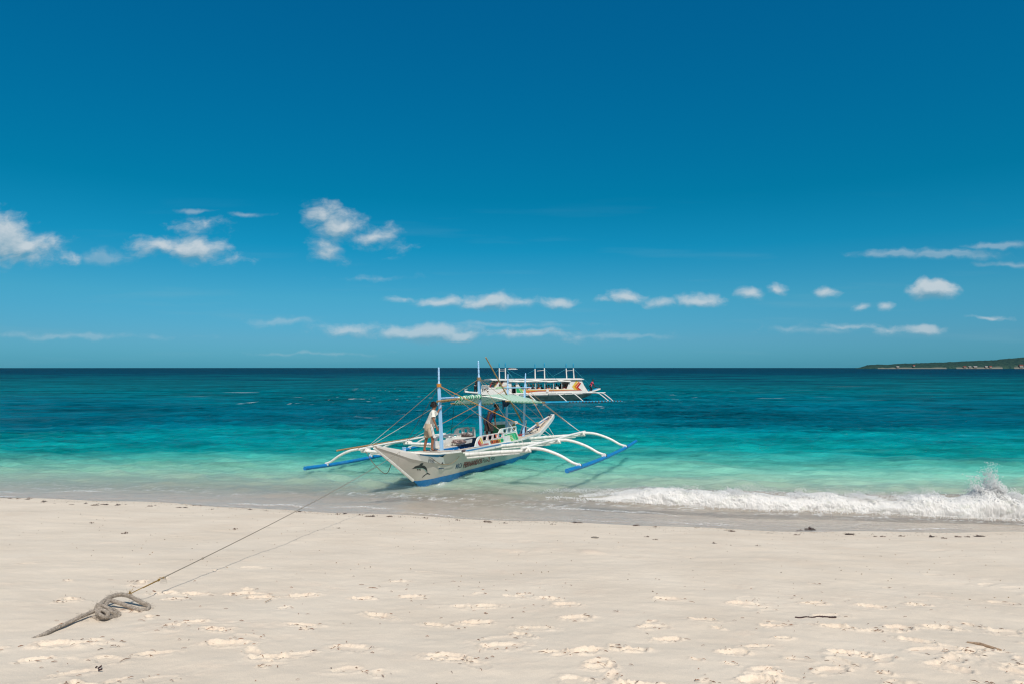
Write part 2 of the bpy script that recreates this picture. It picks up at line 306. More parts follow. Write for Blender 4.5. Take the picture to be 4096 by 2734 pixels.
# ------------------------------------------------------------------ water
def wave_line(x):      # where the shore break stands (base of its front face)
    return np.interp(x, [1.5,2.6,3.7,6.55,9.1,10.8,13.05,20], [20.4,20.0,19.65,18.8,18.4,17.9,17.4,16.4])
def wave_h(x):
    return np.interp(x, [.8,2.2,3.2,4.0,6.5,9,11,13,16,22], [0,.11,.24,.36,.41,.39,.46,.54,.48,.4])
def build_water():
    rng = np.random.default_rng(5)
    xs = np.concatenate([-24-np.geomspace(.2, 9000, 70)[::-1], np.arange(-24, 24, .085), 24+np.geomspace(.2, 9000, 70)])
    y = [13.5]
    while y[-1] < 30: y.append(y[-1]*1.0036)
    while y[-1] < 110: y.append(y[-1]*1.006)
    ys = np.concatenate([y, y[-1]+np.geomspace(1, 34000, 150)])
    X, Y = np.meshgrid(xs, ys)
    d = Y-shore(X)
    amp = np.clip((d-1.0)/14, .0, 1)*.75+.25*np.clip((d-.3)/3, 0, 1)
    Z = np.zeros_like(X)
    wob = 3.0*fbm(X*.06, Y*.09, 3, 90)
    for lam, a, n in ((9, .06, 3), (4.5, .045, 4), (2.3, .034, 6), (1.2, .019, 6), (.7, .009, 6)):
        for k in range(n):
            th = math.pi/2+rng.normal(0, .55); kk = 2*math.pi/(lam*rng.uniform(.75, 1.3)); ph = rng.uniform(0, 6.28)
            md = .4+1.2*np.clip(.5+fbm(X*.8/lam+k*7.7, Y*1.1/lam, 2, 200+k), 0, 1)
            w = np.sin(kk*(X*math.cos(th)+Y*math.sin(th))+wob+ph)
            Z += (a*.62*md*(1-np.abs(w))*1.5-a*.4)*(1 if lam > 3 else 1/np.clip(amp, .25, 1)*np.clip((d-1.2)/4, 0, 1))
    fade = np.clip((400-Y)/300, 0, 1)
    fx = np.clip((160-np.abs(X))/130, 0, 1)
    Z *= amp*fade*fx
    Z += .03*np.exp(-((d-3.5-.6*np.sin(X*.31))/.9)**2)*np.clip((2-X)/3, 0, 1)      # small swell near the shore on the left
    # swell rising before the shore break
    wl = wave_line(X); wh = wave_h(X)*np.clip((24-X)/4, 0, 1); t = Y-wl
    Z += np.where(t > 0, wh*.88*np.exp(-((t-.75)/.75)**2), 0)*np.clip(t/.25, 0, 1)
    # swash sheet over the wet sand: thin film that laps up
    Z += np.where(d < 1.4, .010*fbm(X*1.2, Y*3.5, 3, 21)+.004, 0)
    reach = H*F/Y
    wig = 26*fbm(X*.05, Y*.03, 3, 8)*np.clip((Y-17)/10, 0, 1)
    rel = reach+ (X*1.0)*np.clip((30-Y)/14, 0, 1)*-2.2+wig*np.clip((120-Y)/80, 0, 1)
    foam = np.zeros_like(X)
    # foam threads of earlier swash on the film, and disturbed water round the grounded bow
    f1 = np.exp(-((d-1.15-.45*np.sin(X*.5+.4)-.35*fbm(X*.9, X*0, 3, 50))/.05)**2)*np.clip(fbm(X*.5, Y*.4, 2, 51)*2.2+.1, 0, 1)
    f2 = np.exp(-((d-.62-.25*np.sin(X*.42+2)-.2*fbm(X*1.1, X*0, 3, 52))/.04)**2)*np.clip(fbm(X*.45+9, Y*.4, 2, 53)*2.5, 0, 1)
    f3 = np.exp(-((d-.25-.12*np.sin(X*.8+5)-.1*fbm(X*1.5, X*0, 3, 57))/.022)**2)*np.clip(fbm(X*.4+9, Y*.4, 2, 59)*2.5+.2, 0, 1)
    tr = 1-np.abs(fbm(X*2.3+.4*fbm(X*3, Y*3, 2, 1), Y*3.4, 4, 54)); tr = np.clip((tr-.915)/.055, 0, 1)
    near = .8*np.exp(-(((X+2.6)/1.6)**2+((Y-20.3)/.5)**2)*1.1)+.8*np.exp(-(((X-1.6)/1.5)**2+((Y-19.6)/.8)**2))+.8*np.exp(-(((X+5.0)/1.6)**2+((Y-20.9)/.35)**2))+.28*np.exp(-((d-1.9)/.9)**2)*np.clip(fbm(X*.35, Y*.35, 2, 99)*3+.4, 0, 1)+.5*np.clip((X-2)/2, 0, 1)*np.exp(-((Y-wave_line(X)+.5)/.4)**2)
    # water washing along the hull side
    ax = (X+3.98)*.4067+(Y-20)*.9135; at = (X+3.98)*.9135-(Y-20)*.4067
    hull = np.exp(-((at-.42)/.16)**2)*np.clip((ax-2.5)/.4, 0, 1)*np.clip((9-ax)/4, 0, 1)
    foam = np.clip(f1*1.1+f2*1.2+f3*1.2+tr*np.clip(near, 0, 1)*1.0+hull*np.clip(fbm(X*3, Y*3, 3, 58)*2.4, 0, 1)*.8, 0, 1)
    # whitecaps far out
    wc = np.clip((fbm(X*.05, Y*.05, 2, 70)-.12)*5, 0, 1)*np.clip((fbm(X*.55, Y*.9, 3, 71)-.60)*9, 0, 1)*np.clip((Y-45)/30, 0, 1)*np.clip((190-Y)/60, 0, 1)
    foam = np.maximum(foam, wc*.8)
    Z += .02*foam*np.clip(1-(Y-40)/20, 0, 1)*(d > .2)

    m = bpy.data.materials.new('sea_water'); m.use_nodes = True
    nt = m.node_tree; N = nt.nodes; L = nt.links; N.clear()
    out = N.new('ShaderNodeOutputMaterial')
    tc = N.new('ShaderNodeTexCoord')
    ar = N.new('ShaderNodeAttribute'); ar.attribute_name = 'reach'
    af = N.new('ShaderNodeAttribute'); af.attribute_name = 'foam'
    def noise(sx, sy, sc_, det, rough=.55, seed=0):
        mp = N.new('ShaderNodeMapping'); mp.inputs['Scale'].default_value = (sx, sy, 1); mp.inputs['Location'].default_value = (seed*13.7, seed*5.1, 0)
        L.new(tc.outputs['Object'], mp.inputs[0])
        n = N.new('ShaderNodeTexNoise'); n.inputs['Scale'].default_value = sc_; n.inputs['Detail'].default_value = det; n.inputs['Roughness'].default_value = rough
        n.noise_dimensions = '2D'
        L.new(mp.outputs[0], n.inputs['Vector']); return n.outputs['Fac']
    def math_(op, a, b=None, c=None, clamp=False):
        n = N.new('ShaderNodeMath'); n.operation = op; n.use_clamp = clamp
        for i, v in enumerate((a, b, c)):
            if v is None: continue
            if isinstance(v, (int, float)): n.inputs[i].default_value = v
            else: L.new(v, n.inputs[i])
        return n.outputs[0]
    # reef and sea-grass patches bend the colour zones
    patch = noise(.35, 1.0, .055, 5, .6, 3)
    patch2 = noise(.25, 1.0, .35, 6, .6, 5)
    r = math_('ADD', ar.outputs['Fac'], math_('MULTIPLY', math_('SUBTRACT', patch, .5), 150))
    r = math_('ADD', r, math_('MULTIPLY', math_('SUBTRACT', patch2, .5), 70))
    # keep the clear band by the beach steady
    hold = math_('MULTIPLY', math_('SUBTRACT', ar.outputs['Fac'], 330), 1/120, clamp=True)
    mxr = N.new('ShaderNodeMix'); mxr.data_type = 'FLOAT'; L.new(hold, mxr.inputs[0]); L.new(r, mxr.inputs[2]); L.new(ar.outputs['Fac'], mxr.inputs[3])
    # a soft boost so the horizon stays deep blue
    far = math_('MULTIPLY', ar.outputs['Fac'], 1/60, clamp=True)
    mx2 = N.new('ShaderNodeMix'); mx2.data_type = 'FLOAT'; L.new(far, mx2.inputs[0]); L.new(ar.outputs['Fac'], mx2.inputs[2]); L.new(mxr.outputs[0], mx2.inputs[3])
    rr = math_('MULTIPLY', mx2.outputs[0], 1/640, clamp=True)
    cr = N.new('ShaderNodeValToRGB'); L.new(rr, cr.inputs[0]); ramp = cr.color_ramp; ramp.interpolation = 'LINEAR'
    while len(ramp.elements) < len(WATER): ramp.elements.new(.5)
    for e, (pos, c) in zip(ramp.elements, WATER): e.position = pos/640; e.color = c
    op = N.new('ShaderNodeValToRGB'); L.new(rr, op.inputs[0]); ro = op.color_ramp
    while len(ro.elements) < len(OPAC): ro.elements.new(.5)
    for e, (pos, c) in zip(ro.elements, OPAC): e.position = pos/640; e.color = (c, c, c, 1)
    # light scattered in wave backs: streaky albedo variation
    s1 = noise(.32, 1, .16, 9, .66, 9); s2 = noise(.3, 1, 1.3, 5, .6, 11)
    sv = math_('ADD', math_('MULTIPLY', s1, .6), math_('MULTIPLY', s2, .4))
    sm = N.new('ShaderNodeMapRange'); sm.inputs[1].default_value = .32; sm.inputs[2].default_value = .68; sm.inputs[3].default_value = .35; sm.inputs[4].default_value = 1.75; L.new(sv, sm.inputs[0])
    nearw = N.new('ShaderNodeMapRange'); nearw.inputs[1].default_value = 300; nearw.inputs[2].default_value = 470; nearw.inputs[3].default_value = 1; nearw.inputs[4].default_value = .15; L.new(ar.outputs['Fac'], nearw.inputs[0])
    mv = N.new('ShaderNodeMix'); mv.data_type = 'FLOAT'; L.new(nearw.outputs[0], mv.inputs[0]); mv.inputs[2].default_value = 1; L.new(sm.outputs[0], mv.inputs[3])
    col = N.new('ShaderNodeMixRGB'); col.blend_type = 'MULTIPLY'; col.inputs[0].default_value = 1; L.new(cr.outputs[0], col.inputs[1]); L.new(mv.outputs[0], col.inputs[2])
    # bump
    b1 = noise(.5, 1, 1.6, 8, .62, 21); b2 = noise(.6, 1, 9, 4, .6, 23); b0 = noise(.4, 1, .22, 5, .6, 25)
    bs = math_('ADD', math_('ADD', math_('MULTIPLY', b1, .30), math_('MULTIPLY', b2, .035)), math_('MULTIPLY', b0, .9))
    bp = N.new('ShaderNodeBump'); bp.inputs['Distance'].default_value = 1.0; L.new(bs, bp.inputs['Height'])
    bst = N.new('ShaderNodeMapRange'); bst.inputs[1].default_value = 330; bst.inputs[2].default_value = 560; bst.inputs[3].default_value = 1.0; bst.inputs[4].default_value = .10; L.new(ar.outputs['Fac'], bst.inputs[0])
    L.new(bst.outputs[0], bp.inputs['Strength'])
    dif = N.new('ShaderNodeSubsurfaceScattering'); dif.falloff = 'BURLEY'; L.new(col.outputs[0], dif.inputs['Color']); dif.inputs['Radius'].default_value = (.8,1,1); dif.inputs['Scale'].default_value = SSS; L.new(bp.outputs[0], dif.inputs['Normal'])
    tr_ = N.new('ShaderNodeBsdfTransparent'); tr_.inputs[0].default_value = (.95,.98,.97,1)
    a = N.new('ShaderNodeMixShader'); L.new(op.outputs[0], a.inputs[0]); L.new(tr_.outputs[0], a.inputs[1]); L.new(dif.outputs[0], a.inputs[2])
    gl = N.new('ShaderNodeBsdfGlossy'); gl.inputs['Roughness'].default_value = .09; gl.inputs[0].default_value = (1,1,1,1); L.new(bp.outputs[0], gl.inputs['Normal'])
    fr = N.new('ShaderNodeFresnel'); fr.inputs[0].default_value = 1.33; L.new(bp.outputs[0], fr.inputs['Normal'])
    frm = N.new('ShaderNodeMapRange'); L.new(fr.outputs[0], frm.inputs[0]); frm.inputs[1].default_value = 0; frm.inputs[2].default_value = 1; frm.inputs[3].default_value = 0
    fk = N.new('ShaderNodeMapRange'); L.new(ar.outputs['Fac'], fk.inputs[0]); fk.inputs[1].default_value = 0; fk.inputs[2].default_value = 300; fk.inputs[3].default_value = FRES_FAR; fk.inputs[4].default_value = FRES_NEAR
    L.new(fk.outputs[0], frm.inputs[4])
    b = N.new('ShaderNodeMixShader'); L.new(frm.outputs[0], b.inputs[0]); L.new(a.outputs[0], b.inputs[1]); L.new(gl.outputs[0], b.inputs[2])
    fd = N.new('ShaderNodeBsdfDiffuse'); fd.inputs[0].default_value = (.80,.82,.82,1)
    fn = noise(1, 1, 16, 5, .7, 31)
    fm = math_('MULTIPLY', af.outputs['Fac'], math_('ADD', math_('MULTIPLY', math_('SUBTRACT', fn, .42), 5, clamp=True), .12), clamp=True)
    c = N.new('ShaderNodeMixShader'); L.new(fm, c.inputs[0]); L.new(b.outputs[0], c.inputs[1]); L.new(fd.outputs[0], c.inputs[2])
    L.new(c.outputs[0], out.inputs[0])
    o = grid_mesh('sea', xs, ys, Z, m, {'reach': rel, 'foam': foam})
    tag(o, kind='structure')
FRES_FAR = .12; FRES_NEAR = .55; SSS = .9
W = lambda r, g, b, k=1.0: tuple(x*k for x in srgb(r, g, b)[:3])+(1,)
WATER = [(0, W(0,46,66)), (22, W(0,52,76)), (40, W(0,78,92)), (90, W(0,93,104)), (150, W(0,90,108)), (205, W(0,78,94)), (232, W(0,98,115)), (262, W(0,118,127)), (320, W(10,140,138)), (370, W(78,170,156)), (420, W(140,200,178)), (470, W(182,206,186)), (530, W(218,204,188)), (640, W(220,204,186))]
OPAC = [(0, 1), (330, 1), (400, .88), (450, .68), (500, .42), (560, .25), (640, .15)]

# ------------------------------------------------------------------ shore break foam
def blob_mesh(name, P, R, material, rng):
    """many small lumps of foam: squashed octahedra, one mesh"""
    base = np.array([[1,0,0],[-1,0,0],[0,1,0],[0,-1,0],[0,0,1],[0,0,-1]], float)
    fc = np.array([[0,2,4],[2,1,4],[1,3,4],[3,0,4],[2,0,5],[1,2,5],[3,1,5],[0,3,5]])
    n = len(P)
    q = rng.normal(size=(n, 6, 3))*.28
    co = P[:, None, :]+(base[None]+q)*R[:, None, None]
    f = (fc[None]+np.arange(n)[:, None, None]*6).reshape(-1, 3)
    me = bpy.data.meshes.new(name)
    me.vertices.add(n*6); me.vertices.foreach_set('co', co.reshape(-1).astype(np.float32))
    me.loops.add(f.size); me.loops.foreach_set('vertex_index', f.ravel().astype(np.int32))
    me.polygons.add(len(f)); me.polygons.foreach_set('loop_start', np.arange(0, f.size, 3, dtype=np.int32)); me.polygons.foreach_set('loop_total', np.full(len(f), 3, dtype=np.int32))
    me.update(calc_edges=True); me.polygons.foreach_set('use_smooth', np.ones(len(f), dtype=bool))
    me.materials.append(material)
    o = bpy.data.objects.new(name, me); C.objects.link(o); return o
def build_break():
    rng = np.random.default_rng(3)
    m = bpy.data.materials.new('foam'); m.use_nodes = True
    nt = m.node_tree; N = nt.nodes; L = nt.links; N.clear()
    out = N.new('ShaderNodeOutputMaterial'); d = N.new('ShaderNodeBsdfDiffuse'); t = N.new('ShaderNodeBsdfTranslucent'); mx = N.new('ShaderNodeMixShader')
    tc = N.new('ShaderNodeTexCoord'); no = N.new('ShaderNodeTexNoise'); no.inputs['Scale'].default_value = 5; no.inputs['Detail'].default_value = 6; L.new(tc.outputs['Object'], no.inputs['Vector'])
    cr = N.new('ShaderNodeValToRGB'); L.new(no.outputs['Fac'], cr.inputs[0]); cr.color_ramp.elements[0].position = .35; cr.color_ramp.elements[0].color = (.93,.94,.94,1); cr.color_ramp.elements[1].position = .6; cr.color_ramp.elements[1].color = (.99,.99,.99,1)
    L.new(cr.outputs[0], d.inputs[0]); L.new(cr.outputs[0], t.inputs[0]); mx.inputs[0].default_value = .5
    L.new(d.outputs[0], mx.inputs[1]); L.new(t.outputs[0], mx.inputs[2]); L.new(mx.outputs[0], out.inputs[0])
    # body of the broken wave: a lumpy roll of white water
    nx, na = 2200, 60
    xs = np.linspace(2.2, 17, nx); th = np.linspace(0, math.pi, na)
    XX, TT = np.meshgrid(xs, th)
    hh = wave_h(XX)*(.80+.34*fbm(XX*.9, XX*0, 4, 12))+(.17*np.exp(-((XX-12.7)/.5)**2))*(1+.8*fbm(XX*5, XX*0, 3, 33))+.09*np.exp(-((XX-10.9)/.35)**2)+.06*np.exp(-((XX-4.6)/.35)**2); wl = wave_line(XX)
    lump = 1+.16*fbm(XX*2.6, TT*1.6, 4, 13, .6)+.07*fbm(XX*9, TT*4, 4, 14, .7)+.035*fbm(XX*30, TT*12, 3, 24)
    ed = np.clip((XX-2.2)/1.0, 0, 1)
    Yc = wl+.45; 
    YY = Yc-np.cos(TT)*.55*lump-.12*np.sin(TT)*ed + .12*fbm(XX*1.6, XX*0+3, 3, 19)
    ZZ = np.sin(TT)**.8*hh*lump*ed-.02
    co = np.stack([XX, YY, ZZ], -1).reshape(-1, 3)
    i = np.arange(na-1)[:, None]*nx+np.arange(nx-1)[None, :]
    f = np.stack([i, i+1, i+nx+1, i+nx], -1).reshape(-1, 4)
    me = bpy.data.meshes.new('breaking_wave'); me.from_pydata([], [], [])
    me.vertices.add(len(co)); me.vertices.foreach_set('co', co.ravel().astype(np.float32))
    me.loops.add(f.size); me.loops.foreach_set('vertex_index', f.ravel().astype(np.int32))
    me.polygons.add(len(f)); me.polygons.foreach_set('loop_start', np.arange(0, f.size, 4, dtype=np.int32)); me.polygons.foreach_set('loop_total', np.full(len(f), 4, dtype=np.int32))
    me.update(calc_edges=True); me.polygons.foreach_set('use_smooth', np.ones(len(f), dtype=bool))
    # white water thins in places and the sandy wave shows through
    m2 = m.copy(); m2.name = 'white_water'; nt = m2.node_tree; N = nt.nodes; L = nt.links
    tc = N.new('ShaderNodeTexCoord'); no = N.new('ShaderNodeTexNoise'); no.inputs['Scale'].default_value = 2.6; no.inputs['Detail'].default_value = 10; no.inputs['Roughness'].default_value = .68
    mp = N.new('ShaderNodeMapping'); mp.inputs['Scale'].default_value = (1, 1, 1.6); L.new(tc.outputs['Object'], mp.inputs[0]); L.new(mp.outputs[0], no.inputs['Vector'])
    mr = N.new('ShaderNodeMapRange'); mr.inputs[1].default_value = .34; mr.inputs[2].default_value = .46; mr.inputs[3].default_value = .55; L.new(no.outputs['Fac'], mr.inputs[0])
    pr = N.new('ShaderNodeBsdfPrincipled'); pr.inputs['Base Color'].default_value = (.44,.47,.40,1); pr.inputs['Roughness'].default_value = .15
    m3 = N.new('ShaderNodeMixShader'); L.new(mr.outputs[0], m3.inputs[0]); L.new(pr.outputs[0], m3.inputs[1])
    old = [n for n in N if n.type == 'MIX_SHADER' and n != m3][0]; L.new(old.outputs[0], m3.inputs[2])
    o_ = [n for n in N if n.type == 'OUTPUT_MATERIAL'][0]; L.new(m3.outputs[0], o_.inputs[0])
    me.materials.append(m2)
    wv = bpy.data.objects.new('breaking_wave', me); C.objects.link(wv)
    tag(wv, 'white foaming shore break rolling onto the wet sand at the right', 'wave', kind='stuff')
    # froth thrown along it
    n = 12000
    x = 2.0+15*rng.random(n)
    wl = wave_line(x); ed = np.clip((x-1.9)/1.3, .05, 1)
    prof = wave_h(x)*(.85+.4*fbm(x*1.2, x*0, 4, 12))+.10*np.clip(fbm(x*2.5, x*0, 3, 18)*2, 0, 1)
    k = 1-.35*rng.random(n)
    z = prof*(1.02*k**.8+ .14*np.abs(rng.normal(size=n))*(k > .75))*ed
    th = np.clip(1-k, 0, 1)
    yy = wl+.42-(.55+rng.normal(0, .06, n))*np.sqrt(np.clip(th, 0, 1))*1.05+rng.normal(0, .05, n)
    r = np.where(z > prof*.95, rng.uniform(.003, .009, n), rng.uniform(.004, .013, n))
    P = np.stack([x, yy, z+.01], -1)
    # plumes of spray
    Ps = [P]; Rs = [r]
    for (cx, hgt, w, cnt) in ((10.9, .38, .42, 1700), (12.55, .95, .36, 6500), (13.2, .42, .5, 2200), (6.2, .14, .25, 900), (8.0, .12, .25, 600), (4.6, .12, .3, 500), (9.6, .16, .3, 700), (14.5, .3, .6, 2000)):
        a = rng.normal(0, 1, cnt); hgt_ = hgt*rng.random(cnt)**1.3*np.exp(-a*a*.35)
        lx = cx+a*w*(.55+.5*hgt_/hgt)+.25*hgt_*np.sign(rng.normal(0, 1, cnt))*.4
        # fingers
        fing = np.clip(.45+1.5*fbm(lx*6, hgt_*1.5, 3, 88), .05, 1.5); hgt_ = hgt_*fing
        lz = wave_h(lx)*.8+hgt_; ly = wave_line(lx)+.35+rng.normal(0, .16, cnt)
        Ps.append(np.stack([lx, ly, lz], -1)); Rs.append(rng.uniform(.006, .021, cnt)*(1.1-.5*hgt_/hgt))
    # ragged low foam where the break peters out on the left and along its foot
    cnt = 2600; lx = 1.0+15*rng.random(cnt)
    Ps.append(np.stack([lx, wave_line(lx)-.08-.18*np.abs(rng.normal(size=cnt)), .015+0*lx], -1)); Rs.append(rng.uniform(.006, .018, cnt))
    cnt = 900; lx = rng.normal(1.9, .5, cnt)
    Ps.append(np.stack([lx, wave_line(lx)+.5+rng.normal(0, .22, cnt)*1.0, .06+wave_h(lx)*.7+rng.uniform(0, .03, cnt)], -1)); Rs.append(rng.uniform(.004, .011, cnt))
    # splash at the bow
    cnt = 160; a = rng.random(cnt); s = 2.5+a*3.4
    bx = -3.98+.4067*s+.9135*(.14+.28*a**.6); by = 20+.9135*s-.4067*(.14+.28*a**.6)
    Ps.append(np.stack([bx+rng.normal(0, .05, cnt), by+rng.normal(0, .05, cnt), .03+.06*rng.random(cnt)**2], -1)); Rs.append(rng.uniform(.003, .007, cnt))
    ms = m.copy(); ms.name = 'spray_drops'; nt = ms.node_tree; N = nt.nodes; L = nt.links      # drops let part of the light straight through
    base = [n for n in N if n.type == 'MIX_SHADER'][0]; tp = N.new('ShaderNodeBsdfTransparent'); mt = N.new('ShaderNodeMixShader'); mt.inputs[0].default_value = .68
    L.new(tp.outputs[0], mt.inputs[1]); L.new(base.outputs[0], mt.inputs[2]); L.new(mt.outputs[0], [n for n in N if n.type == 'OUTPUT_MATERIAL'][0].inputs[0])
    o = blob_mesh('spray', np.concatenate(Ps), np.concatenate(Rs), ms, rng)
    tag(o, 'white spray and froth thrown up along the shore break', 'spray', kind='stuff')
# ------------------------------------------------------------------ mesh building
class MB:
    def __init__(s): s.v = []; s.f = []; s.a = []; s.m = []; s.cur = 0
    def add(s, vs, fs, at=None):
        k = len(s.v); s.v += [tuple(v) for v in vs]; s.f += [tuple(i+k for i in f) for f in fs]
        s.a += (at if at is not None else [0.0]*len(vs)); s.m += [s.cur]*len(fs); return s
    def ring(s, c, ax, r, n, sq=False, ph=0, ry=None):
        ax = Vector(ax).normalized(); up = Vector((0,0,1)) if abs(ax.z) < .9 else Vector((1,0,0))
        a = ax.cross(up).normalized(); b = a.cross(ax).normalized(); ry = r if ry is None else ry
        return [Vector(c)+a*math.cos(2*math.pi*i/n+ph)*r+b*math.sin(2*math.pi*i/n+ph)*ry for i in range(n)]
    def tube(s, pts, r, n=8, caps=True, at=None, ph=0):
        pts = [Vector(p) for p in pts]; rs = r if isinstance(r, (list, tuple)) else [r]*len(pts)
        vs = []; fs = []; ats = []; L = 0
        for i, p in enumerate(pts):
            d = (pts[min(i+1, len(pts)-1)]-pts[max(i-1, 0)])
            if d.length < 1e-9: d = Vector((0,0,1))
            if i: L += (p-pts[i-1]).length
            vs += s.ring(p, d, rs[i], n, ph=ph); ats += [L if at is None else at+L]*n
        for i in range(len(pts)-1):
            for j in range(n):
                fs.append((i*n+j, i*n+(j+1) % n, (i+1)*n+(j+1) % n, (i+1)*n+j))
        if caps: fs += [tuple(range(n))[::-1], tuple(range((len(pts)-1)*n, len(pts)*n))]
        return s.add(vs, fs, ats)
    def box(s, c, size, R=None):
        c = Vector(c); h = [x/2 for x in size]
        vs = [Vector((x*h[0], y*h[1], z*h[2])) for x in (-1,1) for y in (-1,1) for z in (-1,1)]
        if R: vs = [R @ v for v in vs]
        vs = [c+v for v in vs]
        return s.add(vs, [(0,1,3,2),(4,6,7,5),(0,4,5,1),(2,3,7,6),(0,2,6,4),(1,5,7,3)])
    def loft(s, rings, closed=True, caps=True, at=None):
        n = len(rings[0]); vs = [v for r in rings for v in r]; fs = []
        for i in range(len(rings)-1):
            for j in range(n if closed else n-1):
                fs.append((i*n+j, i*n+(j+1) % n, (i+1)*n+(j+1) % n, (i+1)*n+j))
        if caps and closed: fs += [tuple(range(n))[::-1], tuple(range((len(rings)-1)*n, len(rings)*n))]
        return s.add(vs, fs, at)
    def build(s, name, material, parent=None, smooth=True, sharp=40):
        me = bpy.data.meshes.new(name); me.from_pydata(s.v, [], s.f); me.update()
        if any(s.a):
            a = me.attributes.new('stripe', 'FLOAT', 'POINT'); a.data.foreach_set('value', s.a)
        for mm in (material if isinstance(material, (list, tuple)) else [material]): me.materials.append(mm)
        if any(s.m): me.polygons.foreach_set('material_index', s.m)
        bm = bmesh.new(); bm.from_mesh(me); bmesh.ops.recalc_face_normals(bm, faces=bm.faces)
        if smooth:
            for f in bm.faces: f.smooth = True
            for e in bm.edges:
                if len(e.link_faces) == 2 and e.calc_face_angle(0) > math.radians(sharp): e.smooth = False
        bm.to_mesh(me); bm.free()
        o = bpy.data.objects.new(name, me); C.objects.link(o); o.parent = parent; return o

def smoothpath(pts, k=6):
    """Catmull-Rom through the points"""
    P = [Vector(p) for p in pts]; P = [2*P[0]-P[1]]+P+[2*P[-1]-P[-2]]; out = []
    for i in range(1, len(P)-2):
        for j in range(k):
            t = j/k; a, b, c, d = P[i-1], P[i], P[i+1], P[i+2]
            out.append(.5*((2*b)+(c-a)*t+(2*a-5*b+4*c-d)*t*t+(3*b-3*c+d-a)*t**3))
    out.append(P[-2]); return out
def sag(a, b, d, n=8):
    a = Vector(a); b = Vector(b)
    return [a.lerp(b, i/n)-Vector((0,0,4*d*(i/n)*(1-i/n))) for i in range(n+1)]

def flat_shape(outer, holes, thick):
    """filled 2-D outline with holes -> (verts, faces), extruded +-thick/2 along third axis"""
    cu = bpy.data.curves.new('tmp', 'CURVE'); cu.dimensions = '2D'; cu.fill_mode = 'BOTH'; cu.extrude = thick/2
    for poly in [outer]+list(holes):
        sp = cu.splines.new('POLY'); sp.points.add(len(poly)-1); sp.use_cyclic_u = True
        for p, q in zip(sp.points, poly): p.co = (q[0], q[1], 0, 1)
    return curve_geo(cu)
def curve_geo(cu):
    ob = bpy.data.objects.new('tmp', cu); me = bpy.data.meshes.new_from_object(ob)
    v = [tuple(x.co) for x in me.vertices]; f = [tuple(p.vertices) for p in me.polygons]
    bpy.data.objects.remove(ob); bpy.data.curves.remove(cu); bpy.data.meshes.remove(me)
    return v, f
def text_geo(txt, size=1, shear=0, space=1, thick=0.0, bold=0.0, align='LEFT'):
    cu = bpy.data.curves.new('tmp', 'FONT'); cu.body = txt; cu.size = size; cu.shear = shear; cu.space_character = space
    cu.extrude = thick/2; cu.offset = bold; cu.align_x = align; cu.resolution_u = 3
    return curve_geo(cu)
def rrect(cx, cy, w, h, r=.3, n=4, skew=0.0):
    r = min(w, h)*r; pts = []
    for (sx, sy, a0) in ((1,1,0),(-1,1,90),(-1,-1,180),(1,-1,270)):
        for i in range(n+1):
            a = math.radians(a0+90*i/n); x = sx*(w/2-r)+r*math.cos(a); y = sy*(h/2-r)+r*math.sin(a)
            pts.append((cx+x, cy+y+skew*x))
    return pts

class Frame:
    """a boat's own axes: s along it from bow to stern, t sideways (+ towards the beach camera side), z up"""
    def __init__(s, O, yaw, roll):
        s.M = Matrix.Translation(O) @ Matrix.Rotation(math.pi/2-math.radians(yaw), 4, 'Z') @ Matrix.Rotation(-math.radians(roll), 4, 'X')
        s.I = s.M.inverted(); s.o = s.I @ Vector((0,0,H))
    def hit(s, px, py, ax, v):
        d = s.I.to_3x3() @ Vector(((px-CX)/F, 1, (HY-py)/F)); i = 'stz'.index(ax); v = -v if i == 1 else v
        k = (v-s.o[i])/d[i]; p = s.o+d*k
        return Vector((p.x, -p.y, p.z))
    def L(s, a): return Vector((a[0], -a[1], a[2]))      # (s,t,z) -> local coordinates
    def W(s, a): return s.M @ s.L(a)
FA = Frame((-3.98, 20, 0), 24, 3)
ZA = lambda x, y: (1880+x*.09366, 1690+y*.09366)
ZB = lambda x, y: (1630+x*.15326, 1810+y*.15326)
ZC = lambda x, y: (1980+x*.10643, 1640+y*.10643)
ZD = lambda x, y: (1720+x*.10217, 1690+y*.10217)
ZE = lambda x, y: (1850+x*.12771, 1420+y*.12771)
ZF = lambda x, y: (2150+x*.14029, 1420+y*.14029)
ip = lambda x, tab: float(np.interp(x, [a[0] for a in tab], [a[1] for a in tab]))

GT = [(0,.035),(.16,.07),(.6,.14),(.95,.22),(1.34,.36),(1.92,.50),(2.9,.62),(4,.66),(8,.70),(10,.62),(11.1,.50),(12,.40),(13.5,.27),(14.5,.15),(14.95,.05)]
GZ = [(0,1.565),(.16,1.53),(.95,1.345),(1.34,1.21),(1.92,1.05),(2.9,.88),(3.12,.985),(3.5,.955),(4,.925),(5,.90),(8,.835),(10,.83),(11.1,.83),(12,.86),(13.5,1.2),(14.95,1.54)]
GK = [(0,1.50),(.05,1.46),(2.03,.25),(2.6,-.20),(4,-.33),(10,-.35),(11.2,-.15),(12,.2),(12.7,.6),(14.4,1.28),(14.95,1.49)]
GP = [(0,.95),(2,.85),(3.5,.55),(10,.45),(12,.6),(14.9,.9)]
def hull(s, z, side=1, off=0.0):
    zk, zg = ip(s, GK), ip(s, GZ); w = min(1, max(0, (z-zk)/(zg-zk)))
    return FA.L((s, side*(ip(s, GT)*w**ip(s, GP)+off), z))
def hull_hit(px, py):
    t = .4
    for _ in range(12):
        p = FA.hit(px, py, 't', t); t = -hull(p.x, p.z).y
    return p
